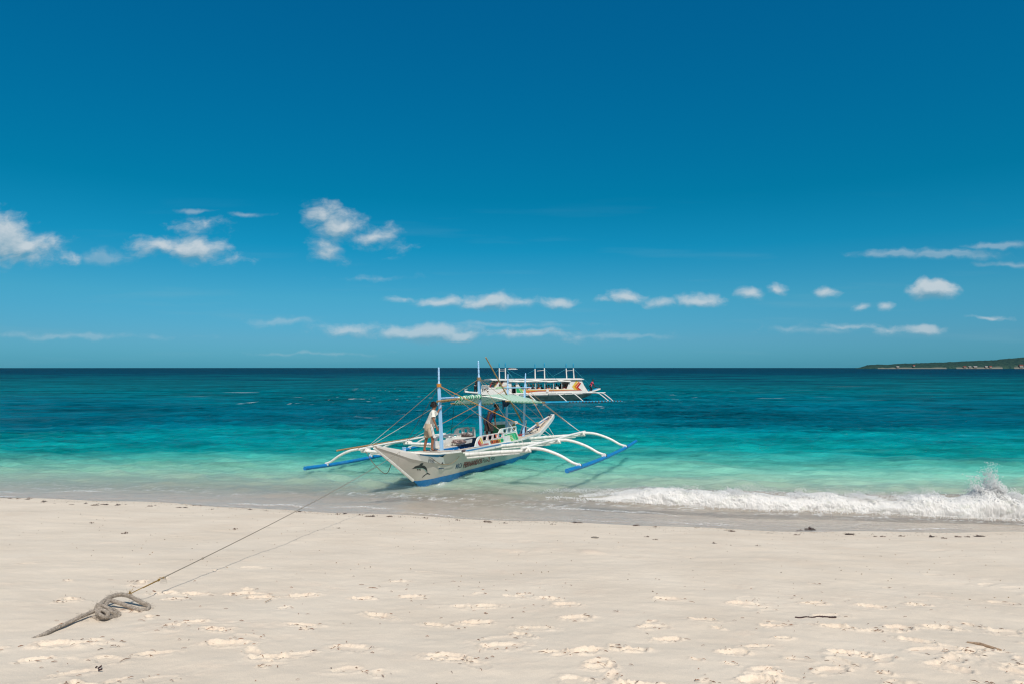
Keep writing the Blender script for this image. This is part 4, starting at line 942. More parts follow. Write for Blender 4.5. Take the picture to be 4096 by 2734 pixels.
    # ---- standing rigging
    rt = mat('tan_rope', (.30,.20,.11), .8, .25, 30, .3, 120); ro = mat('orange_rope', (.62,.24,.03), .8, .2, 30, .3, 120); rb = mat('brown_rope', (.16,.09,.055), .85, .25, 30, .3, 120)
    rw = mat('white_rope', (.62,.60,.55), .8, .15, 30, .3, 120); rgm = mat('dark_green_rope', (.02,.07,.06), .85, .25, 30)
    M1, M2 = (3.94,0,3.24), (7.03,0,3.42); X3, X4 = (10.56,-.40,2.98), (10.6,.41,2.98)
    E = lambda k, sd: (BS[k], sd*3.22, 1.06)
    nl, nr, fl = tuple(eaveN[0]), tuple(eaveN[-1]), tuple(eaveF[0])
    ropes = [(M1,E(0,-1),rt,.011,.03,1),(M2,E(0,-1),rt,.011,.04,1),(M1,E(1,-1),rb,.012,.02,0),(X3,E(1,-1),ro,.012,.04,1),(X3,E(2,-1),rb,.012,.03,0),(fl,E(1,-1),rb,.010,.02,0),
      (fl,(6.0,-.85,.95),rgm,.013,.02,0),(M1,E(1,1),ro,.0145,.05,1),(M1,E(0,1),rt,.0115,.04,1),(M2,E(0,1),rt,.0115,.03,1),(M2,nl,rt,.0115,.01,0),(nl,E(1,1),rt,.0125,.03,1),(M2,X3,rt,.009,.04,0),
      (M2,X4,rt,.009,.05,0),(nr,E(2,1),rt,.013,.03,1),(X4,E(2,1),rt,.012,.04,1),(X4,E(1,1),ro,.013,.04,1),(X3,(13.9,-.1,1.3),rt,.008,.03,0)]
    for a, b, mt, r, sg_, wt in ropes:
        a, b = Vector(P(a)), Vector(P(b)); pts = sag(a, b, sg_, 12)
        k = 9 if wt else 13
        r *= .68
        m = MB(); m.tube(pts[:k], r, 6); o = m.build('stay_rope', mt, root)
        if wt:
            m = MB(); m.tube(pts[8:], r*.95, 6); m.build('rope_tail', rw, o)
            m = MB(); q = pts[8]; m.add([q+Vector((x*.022,y*.022,z*.03)) for x, y, z in ((1,0,0),(0,1,0),(-1,0,0),(0,-1,0),(0,0,1),(0,0,-1))], [(0,1,4),(1,2,4),(2,3,4),(3,0,4),(1,0,5),(2,1,5),(3,2,5),(0,3,5)]); m.build('knot', mt, o)
    for mm_, z0 in ((M1, ro), (M2, rt)):
        m = MB()
        for k in range(4): m.tube([P((mm_[0],mm_[1],mm_[2]-.05+k*.03)), P((mm_[0],mm_[1],mm_[2]-.026+k*.03))], .082, 10)
        m.build('rope_collar', z0, root)
    # slack line from the left elbow to the bow, and wire along the side
    m = MB(); m.tube(smoothpath([P((3.9,-3.2,1.02)), P((3.4,-2.5,.62)), P((2.4,-1.3,.40)), P((.98,-.05,.96))], 8), .011, 6); m.build('slack_rope', rb, root)
    wire = [hull_hit(*ZB(*p)) for p in [(520,125),(590,130),(720,225),(850,290),(960,297),(1060,285),(1160,240),(1250,160),(1320,75)]]
    m = MB(); m.tube(smoothpath([P((p.x, p.y+.05, p.z)) for p in wire], 5), .008, 5); m.build('side_wire', rt, root)
    # ---- painted marks on the bow side
    def art(name, polys, material, off=.004, q=ZB):
        m = MB()
        for poly in polys:
            pts = [hull_hit(*q(*p)) for p in poly]; v, f = flat_shape([(p.x, p.z) for p in pts], [], 0)
            v, f = fine([(x, y, 0) for x, y, z in v], f, .04); m.add([hull(x, y, 1, off) for x, y, z in v], f)
        return m.build(name, material, hb)
    sm = lambda pts: [tuple(p)[:2] for p in smoothpath([(a, b, 0) for a, b in pts]+[(pts[0][0], pts[0][1], 0)], 4)][:-1]
    body = [(118,405),(122,412),(190,402),(250,396),(330,388),(400,392),(450,415),(485,450),(505,490),(510,515),(520,520),(515,490),(518,450),(505,405),(478,360),(440,330),(390,318),(330,318),(270,320),(205,340),(170,365),(150,390)]
    dolphin = art('dolphin_painting', [body], mat('dolphin_grey', (.020,.032,.036), .5, .2, 9))
    for nm, fin in zip(('dorsal_fin', 'flipper', 'flipper', 'tail_fluke'), [[(300,322),(320,290),(350,268),(385,258),(415,262),(412,282),(385,310),(380,322)], [(250,400),(285,398),(282,452),(262,452),(250,430)], [(305,392),(340,388),(334,425),(340,455),(318,458),(303,430)],
        [(508,505),(530,515),(560,528),(585,548),(594,568),(560,556),(530,548),(505,545),(470,570),(430,600),(400,625),(372,652),(385,620),(415,585),(450,560),(490,535)]]): art(nm, [fin], mat('dolphin_grey', (.020,.032,.036)), .0045)
    art('dolphin_belly', [[(195,403),(250,398),(330,392),(400,397),(445,420),(478,455),(496,490),(502,520),(494,516),(484,488),(462,455),(430,428),(390,408),(330,402),(250,408)]], mat('belly_teal', (.22,.42,.38), .5), .0065)
    art('draft_mark', [[(805,400),(812,388),(955,386),(950,400),(815,415)]], mat('navy_paint', (.01,.05,.16)))
    def hull_text(name, txt, x0, y0, x1, y1, hpx, material, shear=0, bold=.02, off=.005):
        p0 = hull_hit(*ZB(x0, y0)); p1 = hull_hit(*ZB(x1, y1)); pu = hull_hit(*ZB(x0, y0-hpx)); v, f = text_geo(txt, 1, 0, 1, 0, bold)
        xm = max(a[0] for a in v); ym = max(a[1] for a in v); m = MB()
        hull_map(m, [(x/xm, y/ym, 0) for x, y, z in v], f, p0, p1, (pu.x-p0.x+shear*(p1.x-p0.x), pu.z-p0.z), off); return m.build(name, material, hb, smooth=False)
    tb = mat('teal_blue_paint', (.005,.055,.12), .5, .1)
    hull_text('lettering', '8 PAX', 522, 240, 690, 262, 90, tb, .05, .02, .027)
    hull_text('lettering', 'MBCA', 1243, 410, 1420, 370, 122, tb, .12, .02)
    hull_text('lettering_shadow', 'FERNANDOS', 1440, 398, 1925, 272, 118, ink, .03, .0, .0035)
    hull_text('lettering', 'FERNANDOS', 1455, 370, 1940, 248, 126, mat('brick_red_paint', (.24,.02,.025), .5, .1), .03, .02, .0065)
    hull_text('lettering', 'Place', 1950, 255, 2075, 228, 120, ink, .12, .0, .005)
    hull_text('lettering', '-2', 2065, 230, 2145, 210, 118, mat('brick_red_paint', (.24,.02,.025)), .1, .02, .005)
    ring = [(2225+42*math.cos(a*.449), 132+50*math.sin(a*.449)) for a in range(-1, 9)]
    ri = [(2225+28*math.cos(a*.449), 132+34*math.sin(a*.449)) for a in range(8, -2, -1)]
    art('emblem', [ring+ri, [(2190,118),(2285,108),(2285,120),(2190,130)], [(2218,70),(2230,70),(2235,160),(2225,160)]], tb)
    hull_text('lettering', 'GO WET', 2560, 65, 2830, 5, 60, tb, .05, .0) if False else None
    p0 = hull_hit(*ZA(1385, 1425)); p1 = hull_hit(*ZA(1640, 1375)); v, f = text_geo('GO 0011', 1, .2, 1, 0, .0); xm = max(a[0] for a in v); m = MB()
    hull_map(m, [(x/xm, y, 0) for x, y, z in v], f, p0, p1, (.02, .16), .01); m.build('lettering', tb, hb, smooth=False)
    m = MB(); q = hull_hit(*ZB(885, 262)); m.tube([hull(q.x, q.z, 1, .02), hull(q.x, q.z, 1, .045)], .028, 10); m.build('drain_hole', black, hb)
    # oar-length bamboo lying over the left elbows
    m = MB(); a = FA.hit(1348,1800,'t',-3.42); b = FA.hit(1676,1746,'t',-3.42); node_pole(m, [P(a), P(b)], .03, .5)
    o = m.build('bamboo_pole', bam, None); o.matrix_world = FA.M; tag(o, 'long bamboo pole lying across the left outrigger arms of the near boat', 'pole')
    m = MB(); a = FA.hit(1943,1428,'t',.05); b = FA.hit(2090,1688,'t',.2); node_pole(m, [P(a), P(b)], (.024,.036), .55)
    o = m.build('bamboo_pole', bam, None); o.matrix_world = FA.M; tag(o, 'tall bamboo pole leaning up through the striped canopy above both boats', 'pole')
    # rudder gear and post at the stern
    m = MB(); c3 = lambda x, y, t: P(FA.hit(*ZC(x, y), 't', t))
    for pts in ([(1165,745),(1300,810),(1400,885)], [(1300,800),(1470,680),(1590,660)], [(1385,735),(1395,880)], [(1500,900),(1540,780)], [(1600,690),(1600,770)]): m.tube([c3(x, y, .05) for x, y in pts], .022, 6)
    m.build('tiller_frame', black, root)
    m = MB(); m.tube([c3(1590,440,-.1), c3(1610,600,-.1)], [.065,.05], 8); pst = m.build('stern_post', mat('rope_wrapped_post', (.34,.26,.17), .9, .25, 25, .5, 80), root)
    m = MB(); m.tube([c3(1615,580,-.1), c3(1625,690,-.1)], [.075,.065], 8); m.build('post_base', mat('navy_paint', (.01,.05,.16)), pst)
    m = MB()
    for t_ in (-.02, .03): m.tube([c3(2060,200,t_), c3(1700,610,t_)], .010, 5)
    m.build('tiller_rope', rb, root)
    m = MB(); m.tube([c3(1980,190,.0), c3(2130,185,.0)], .022, 6); m.tube([c3(2050,165,.0), c3(2090,205,.0)], .02, 6); m.build('stern_cleat', black, root)
    # lashing at the near beam root
    rag('rag_tie', P(FA.hit(*ZD(1310, 1095), 't', 1.0)), (.10,.06,.055), mat('grey_cloth', (.10,.08,.09), .9, .35, 14, .4, 30), root, 3)
    return root

def rag(name, c, r, material, parent, seed, label=None, cat=None, flat=1.0):
    """crumpled cloth: a closed lumpy shape with sharp folds and an uneven outline"""
    n, k = 72, 40; th = np.linspace(0.001, math.pi-.001, k); ph = np.linspace(0, 2*math.pi, n, endpoint=False); PH, TH = np.meshgrid(ph, th)
    x = np.sin(TH)*np.cos(PH); y = np.sin(TH)*np.sin(PH); z = np.cos(TH)
    f1 = 1-np.abs(fbm(x*1.7+seed*3.1+z, y*1.7+z*1.3, 3, seed)); f2 = 1-np.abs(fbm(x*4.2+seed+z*2, y*4.2-z*2.1, 3, seed+5))
    q = .62+.38*f1+.34*(f2-.7)+.22*fbm(x*.9+seed, y*.9+z, 2, seed+9)
    pts = np.stack([c[0]+r[0]*q*x, c[1]+r[1]*q*y, c[2]+r[2]*np.where(z < 0, z*.6, z*q**1.6)], -1)
    m = MB(); m.loft([[tuple(v) for v in row] for row in pts]); o = m.build(name, material, parent, sharp=60)
    if label: tag(o, label, cat)
    return o
# ------------------------------------------------------------------ people
SKIN = {}
def skin_mesh(name, verts, edges, radii, material, parent, root=0, levels=2):
    me = bpy.data.meshes.new(name); me.from_pydata([tuple(v) for v in verts], edges, []); me.update()
    o = bpy.data.objects.new(name, me); C.objects.link(o); o.parent = parent
    md = o.modifiers.new('Skin', 'SKIN'); md.use_smooth_shade = True; md.branch_smoothing = .4
    if not me.skin_vertices: me.attributes.new('skin', 'FLOAT2', 'POINT')
    for i, r in enumerate(radii):
        sv = me.skin_vertices[0].data[i]; sv.radius = (r, r) if not isinstance(r, tuple) else r; sv.use_root = (i == root)
    sb = o.modifiers.new('Subdivision', 'SUBSURF'); sb.levels = levels; sb.render_levels = levels
    # bake to a plain mesh so the part is an ordinary object
    dg = bpy.context.evaluated_depsgraph_get(); dg.update()
    me2 = bpy.data.meshes.new_from_object(o.evaluated_get(dg)); o.modifiers.clear(); o.data = me2
    me2.name = name; me2.materials.clear(); me2.materials.append(material)
    bpy.data.meshes.remove(me)
    return o
def person(label, J, face, skin, shirt=None, bottom=None, hair='short', sleeves=.35, legs_len=.75, shoes=None, fingers=True, group=None, tank=False, hat=None, vest=None, belt=None, stripe=False, hairmat=None, hold=()):
    """J: joints in world space: head neck shl shr ell elr wrl wrr pel hil hir knl knr anl anr tol tor (l = far/left, r = near/right)"""
    base = Vector((J['pel'][0], J['pel'][1], min(J['anl'][2], J['anr'][2])-.07))
    e = empty('person', base, label, 'person', group)
    J = {k: Vector(v)-base for k, v in J.items()}; f = Vector(face).normalized(); up = Vector((0,0,1)); side = f.cross(up).normalized()
    hd = J['head']; nk = J['neck']; v = []; ed = []; r = []
    def A(p, rad, to=None):
        v.append(Vector(p)); r.append(rad); i = len(v)-1
        if to is not None: ed.append((to, i))
        return i
    pel = A(J['pel'], (.105,.085)); mid = (J['shl']+J['shr'])/2
    sp = A(J['pel'].lerp(mid, .38), (.10,.08), pel); ch = A(J['pel'].lerp(mid, .78), (.125,.095), sp)
    n0 = A(mid.lerp(nk, .55), (.07,.065), ch); n1 = A(nk, (.052,.054), n0)
    h0 = A(hd-up*.055+f*.012, (.062,.075), n1); h1 = A(hd+up*.02, (.080,.095), h0); h2 = A(hd+up*.085-f*.01, (.060,.072), h1)
    nose = A(hd-up*.012+f*.105, (.014,.014), h1); chin = A(hd-up*.085+f*.065, (.028,.03), h0)
    ear1 = A(hd+side*.085-up*.012, (.012,.02), h1); ear2 = A(hd-side*.085-up*.012, (.012,.02), h1)
    for sd, sgn in (('l', -1), ('r', 1)):
        s_ = A(J['sh'+sd], (.058,.058), ch); m_ = A(J['sh'+sd].lerp(J['el'+sd], .45), (.047,.047), s_)
        el = A(J['el'+sd], (.038,.038), m_); fo = A(J['el'+sd].lerp(J['wr'+sd], .35), (.038,.038), el); wr = A(J['wr'+sd], (.024,.028), fo)
        dr = (J['wr'+sd]-J['el'+sd]).normalized()
        if sd in hold: dr = (f*.75+up*.6).normalized()
        pal = side*sgn if sd not in hold else up
        acr = dr.cross(pal).normalized()      # across the palm
        pm = A(J['wr'+sd]+dr*.05, (.026,.036), wr)
        if fingers:
            for q, (o_, ln) in enumerate(((-.033,.072),(-.011,.082),(.011,.078),(.033,.060))):
                cur = (J['pel']-J['wr'+sd]); curl = (-pal*1.0) if sd not in hold else (acr*.2+dr*.2)
                b = A(J['wr'+sd]+dr*.088+acr*o_, .0098, pm); k1 = A(v[b]+dr*ln*.45+curl*ln*.12, .0088, b); A(v[k1]+dr*ln*.35+curl*ln*.32, .0075, k1)
            tb_ = A(J['wr'+sd]+dr*.045-acr*.045, .0115, pm); A(v[tb_]+dr*.045-acr*.020+(-pal)*.012, .0092, tb_)
        else: A(J['wr'+sd]+dr*.12, (.018,.03), pm)
        hi = A(J['hi'+sd], (.075,.075), pel); th = A(J['hi'+sd].lerp(J['kn'+sd], .5), (.074,.074), hi); kn = A(J['kn'+sd], (.052,.054), th)
        cf = A(J['kn'+sd].lerp(J['an'+sd], .32), (.052,.052), kn); an = A(J['an'+sd], (.032,.034), cf)
        A(J['an'+sd]-up*.035-f*.03, (.03,.03), an); to = J['to'+sd]-J['an'+sd]; to.z = 0; to = to.normalized() if to.length > .01 else f
        b = A(J['an'+sd]-up*.045+to*.09, (.038,.026), an); A(J['an'+sd]-up*.052+to*.17, (.034,.018), b)
    body = skin_mesh('body', v, ed, r, skin, e)
    # eyes and mouth
    m = MB()
    for sg in (-1, 1):
        c = hd+up*.012+f*.083+side*sg*.031; m.tube([c-f*.004, c+f*.008], .0115, 8)
    m.build('eyes', mat('eye_dark', (.03,.02,.015), .3), e)
    m = MB(); c = hd-up*.052+f*.088; m.tube([c-side*.022, c+side*.022], .006, 6); m.build('mouth', mat('lip', (.16,.06,.05), .5), e)
    # hair cap: shell over the crown and back, ragged rim
    if hair:
        m = MB(); rows = []; n = 28; rnd = random.Random(len(label)); low = {'short': 1.75, 'long': 2.15}[hair]
        for i in range(10):
            row = []
            for j in range(n):
                ph = 2*math.pi*j/n; fr_ = math.cos(ph)      # +1 = front
                lim = low-(.75 if fr_ > .3 else .25*(fr_+1)/1.3)-.05*math.sin(9*ph)
                th = lim*i/9; q = 1.0+rnd.uniform(-.05, .10)
                row.append(hd+up*.018+f*(.108*q*math.sin(th)*fr_-.012)+side*(.096*q*math.sin(th)*math.sin(ph))+up*(.118*q*math.cos(th)))
            rows.append(row)
        m.loft(rows, caps=True)
        for _ in range(70 if fingers else 0):      # loose tufts
            ph = rnd.uniform(.9, 5.38); th = rnd.uniform(.5, low-.1); d_ = f*math.sin(th)*math.cos(ph)+side*math.sin(th)*math.sin(ph)+up*math.cos(th)
            p_ = hd+up*.018-f*.012+Vector((d_.x*.1, d_.y*.1, d_.z*.11)); m.tube([p_, p_+d_*.022-up*.006, p_+d_*.024-up*.03+side*rnd.uniform(-.01,.01)], [.014,.011,.003], 5)
        m.build('hair', hairmat or mat('black_hair', (.012,.010,.010), .55, .3, 30, .6, 60), e, sharp=80)
    if hat:
        m = MB(); c = hd+up*.05
        prof = [(.17,.0),(.165,.012),(.12,.02),(.112,.04),(.108,.09),(.085,.125),(.03,.135)]
        m.loft([[c+f*(a*1.0*math.cos(q*math.pi/9))+side*(a*math.sin(q*math.pi/9))+up*(z-.015*(a > .13)*math.sin(q)) for q in range(18)] for a, z in prof]); m.build('sun_hat', hat, e)
    def ell(c, a, b, ra, rb, n=20, fold=0, seed=0):
        return [c+a*ra*math.cos(2*math.pi*i/n)*(1+fold*math.sin(5*i+seed))+b*rb*math.sin(2*math.pi*i/n)*(1+fold*math.cos(4*i+seed)) for i in range(n)]
    def torso(col, name, grow, z0, z1, sl):
        m = MB(); ax = (mid-J['pel']); sh = (J['shr']-J['shl']); sd_ = sh.normalized(); fr_ = sd_.cross(ax).normalized(); rows = []
        for k, (u, a, b) in enumerate(((z0,.205,.170),(z0+.12,.198,.162),(.22,.185,.15),(.42,.182,.140),(.62,.19,.135),(.8,.20,.128),(.92,.20,.118),(1.03,.165,.09),(1.12,.085,.07))):
            if u > z1: break
            c = J['pel']+ax*u; wgt = min(1, max(0, (u-.2)/.6)); s2 = side.lerp(sd_, wgt).normalized(); rows.append(ell(c, s2, fr_, a*grow, b*grow, fold=.016 if u < .8 else .006, seed=k))
        m.loft(rows, caps=False)
        if sl:
            for q in 'lr':
                a_, b_ = J['sh'+q], J['el'+q]; dr = (b_-a_).normalized(); s0 = mid.lerp(a_, .55)
                pts = [s0, a_+up*.008, a_.lerp(b_, sl*.5), a_.lerp(b_, sl)]
                m.tube(pts, [.080*grow,.088*grow,.080*grow,.084*grow], 14, caps=False)
        o = m.build(name, col, e, sharp=80); md = o.modifiers.new('Subdivision', 'SUBSURF'); md.levels = 1; md.render_levels = 1; return o
    if shirt: torso(shirt, 'tank_top' if tank else 'shirt', .97 if not tank else .93, -.10, .95 if tank else 2, 0 if tank else sleeves+.2)
    if tank and shirt:
        m = MB(); ax = mid-J['pel']
        for q in 'lr':
            for ff in (1, -1):
                top = mid.lerp(J['sh'+q], .5)+up*.055; lo_ = J['pel']+ax*.84+(J['sh'+q]-mid)*.45+f*.11*ff
                m.tube([lo_, lo_.lerp(top, .5)+f*.03*ff, top], [.03,.025,.024], 6)
        m.build('shoulder_straps', shirt, e)
    if vest: torso(vest, 'life_vest', 1.22, .16, 1.05, 0)
    if bottom:
        m = MB(); c = J['pel']
        m.loft([ell(c+up*.14, side, f, .155, .12, fold=.01), ell(c+up*.05, side, f, .178, .14, fold=.012), ell(c-up*.04, side, f, .19, .155, fold=.015), ell(c-up*.10, side, f, .178, .145)], caps=False)
        for q in 'lr':
            a_, b_ = J['hi'+q], J['kn'+q]; c_ = J['an'+q]; tgt = [a_+up*.03, a_.lerp(b_, .35), a_.lerp(b_, .7), a_.lerp(b_, 1.0)]; rr = [.115,.116,.112,.110]
            if legs_len > 1: tgt += [b_.lerp(c_, .5), b_.lerp(c_, .95)]; rr = [.112,.105,.092,.080,.070,.062]
            elif legs_len < 1: tgt[-1] = a_.lerp(b_, legs_len)
            m.tube(tgt, rr, 16, caps=False)
        o = m.build('trousers' if legs_len > 1 else 'shorts', bottom, e, sharp=80); md = o.modifiers.new('Subdivision', 'SUBSURF'); md.levels = 1; md.render_levels = 1
        if stripe:
            a_, b_ = J['hir'], J['knr']; dn = (b_-a_).normalized(); n_ = (side-dn*side.dot(dn)).normalized(); t_ = dn.cross(n_)
            for c0, c1, rad, mt in ((-.38,.32,.1185, mat('white_cloth', (.66,.66,.64), .85)), (-.02,.10,.1205, mat('navy_cloth', (.015,.05,.10), .85)), (.27,.36,.1205, mat('navy_cloth', (.015,.05,.10)))):
                m = MB(); pts = []
                for k in range(13):
                    u = k/12*.985; c = (a_+up*.07).lerp(b_, u); rr_ = rad-.006*u+.004*math.sin(u*9)
                    pts.append([c+(n_*math.cos(q)+t_*math.sin(q))*rr_ for q in np.linspace(c0, c1, 5)])
                m.loft(pts, closed=False); m.build('side_stripe', mt, o)
    if belt:
        m = MB(); m.loft([ell(J['pel']+up*z, side, f, .195, .155, fold=.01) for z in (.0,.10)], caps=False); m.build('waist_cloth', belt, e)
    if shoes:
        for q in 'lr':
            to = J['to'+q]-J['an'+q]; to.z = 0; to.normalize(); sd_ = to.cross(up); an = J['an'+q]; m = MB(); z = -.075
            out = [(-.075,.0),(-.06,.032),(.0,.036),(.08,.044),(.15,.042),(.19,.02),(.195,0),(.19,-.02),(.15,-.042),(.08,-.044),(0,-.036),(-.06,-.032)]
            m.loft([[an+to*a+sd_*b+up*zz for a, b in out] for zz in (z-.008, z+.016)])
            m.loft([[an+to*(.085+.035*math.cos(i))+sd_*(.046*math.cos(w))+up*(z+.012+.062*math.sin(w)) for i in (0, 2.5)] for w in np.linspace(0, math.pi, 9)], closed=False)
            m.build('sandal', shoes, e)
    return e
def Wp(px, py, D): return Vector(((px-CX)/F*D, D, H-(py-HY)/F*D))

def build_crew():
    skin = mat('brown_skin', (.25,.105,.055), .5, .08, 12, .05, 60); dskin = mat('shaded_dark_skin', (.075,.036,.025), .5, .08, 12)  # second skin tone made darker to stand for the canopy's shade
    w = lambda x, y, d: Wp(1650+x*.1913, 1560+y*.1913, 23.15+d)
    J = dict(head=w(452,312,.08), neck=w(445,385,.06), shr=w(428,452,-.17), shl=w(455,440,.22), elr=w(440,605,-.27), wrr=w(503,760,-.25), ell=w(500,520,.30), wrl=w(545,410,.40),
             pel=w(342,775,0), hir=w(365,810,-.09), hil=w(325,810,.10), knr=w(422,1000,-.12), knl=w(288,1025,.12), anr=w(405,1222,-.14), anl=w(243,1240,.10), tor=w(520,1275,-.10), tol=w(350,1275,.14))
    person('man in a pale t-shirt and beige shorts standing on the bow holding the first mast', J, (.80,.58,-.05), skin, mat('pale_tshirt', (.66,.65,.60), .85, .06, 10, .6, 25), mat('beige_shorts', (.42,.35,.26), .85, .10, 9, .5, 25), hair='long', sleeves=.55, shoes=mat('black_rubber', (.012,.012,.015), .6), stripe=True, hold=('l',))
    w = lambda x, y, d: Wp(1850+x*.17857, 1580+y*.17857, 26.9+d)
    J = dict(head=w(772,272,.0), neck=w(712,335,.0), shr=w(602,375,-.18), shl=w(728,372,.18), elr=w(560,560,-.22), wrr=w(600,690,-.26), ell=w(722,510,.20), wrl=w(738,630,.10),
             pel=w(548,600,.05), hir=w(560,640,-.06), hil=w(610,640,.14), knr=w(545,810,-.08), knl=w(655,800,.16), anr=w(555,985,-.08), anl=w(650,985,.18), tor=w(620,1000,-.1), tol=w(720,1000,.15))
    person('man in a dark blue tank top bending forward under the striped canopy', J, (.92,-.25,-.35), dskin, mat('navy_tank', (.015,.03,.10), .85, .3, 12, .4, 25), mat('charcoal_shorts', (.04,.035,.035), .9, .3, 12, .4, 25), hair='short', sleeves=0, legs_len=.92, shoes=None, tank=True)
    # things lying on the near boat
    rc = mat('mauve_grey_cloth', (.24,.18,.17), .9, .55, 9, .5, 25); rc2 = mat('dark_grey_cloth', (.13,.10,.10), .9, .7, 9, .5, 25)
    c = FA.W(FA.hit(*ZD(1140, 745), 't', -.42)); rag('clothes', c, (.27,.16,.10), rc, None, 2, 'crumpled brown and grey clothes draped over the inner edge of the side bench', 'clothes')
    c = FA.W(FA.hit(*ZD(1465, 490), 't', -.5)); rag('clothes', c, (.26,.16,.085), rc2, None, 5, 'heap of dark grey clothes on top of the white locker', 'clothes')
    c = FA.W(FA.hit(*ZA(1085, 580), 't', .42)); rag('life_vest', c, (.16,.12,.13), mat('orange_vest', (.72,.17,.09), .8, .1, 8), None, 8, 'orange life vest seen through the third window of the near seat panel', 'life vest')
    # shirt hung under the canopy
    m = MB(); rows = []
    q = lambda x, y: FA.W(FA.hit(1850+x*.17857, 1580+y*.17857, 't', .55))
    top = [(880,105),(930,112),(985,130),(1050,150),(1080,165)]; bot = [(905,215),(900,320),(940,250),(990,255),(1060,180)]
    for i in range(17):
        u = i/16*4; k = min(3, int(u)); fr_ = u-k; a = Vector(q(*top[k])).lerp(q(*top[k+1]), fr_); b = Vector(q(*bot[k])).lerp(q(*bot[k+1]), fr_)
        rows.append([a.lerp(b, j/8)+Vector((0, .06*math.sin(i*1.3)*(.3+j/8), 0)) for j in range(9)])
    m.loft(rows, closed=False); o = m.build('shirt', mat('navy_rag', (.02,.035,.085), .9, .5, 8, .4, 20), None, sharp=80)
    md = o.modifiers.new('Solidify', 'SOLIDIFY'); md.thickness = .015
    tag(o, 'ragged navy shirt hanging from the near bamboo rail of the canopy', 'shirt')
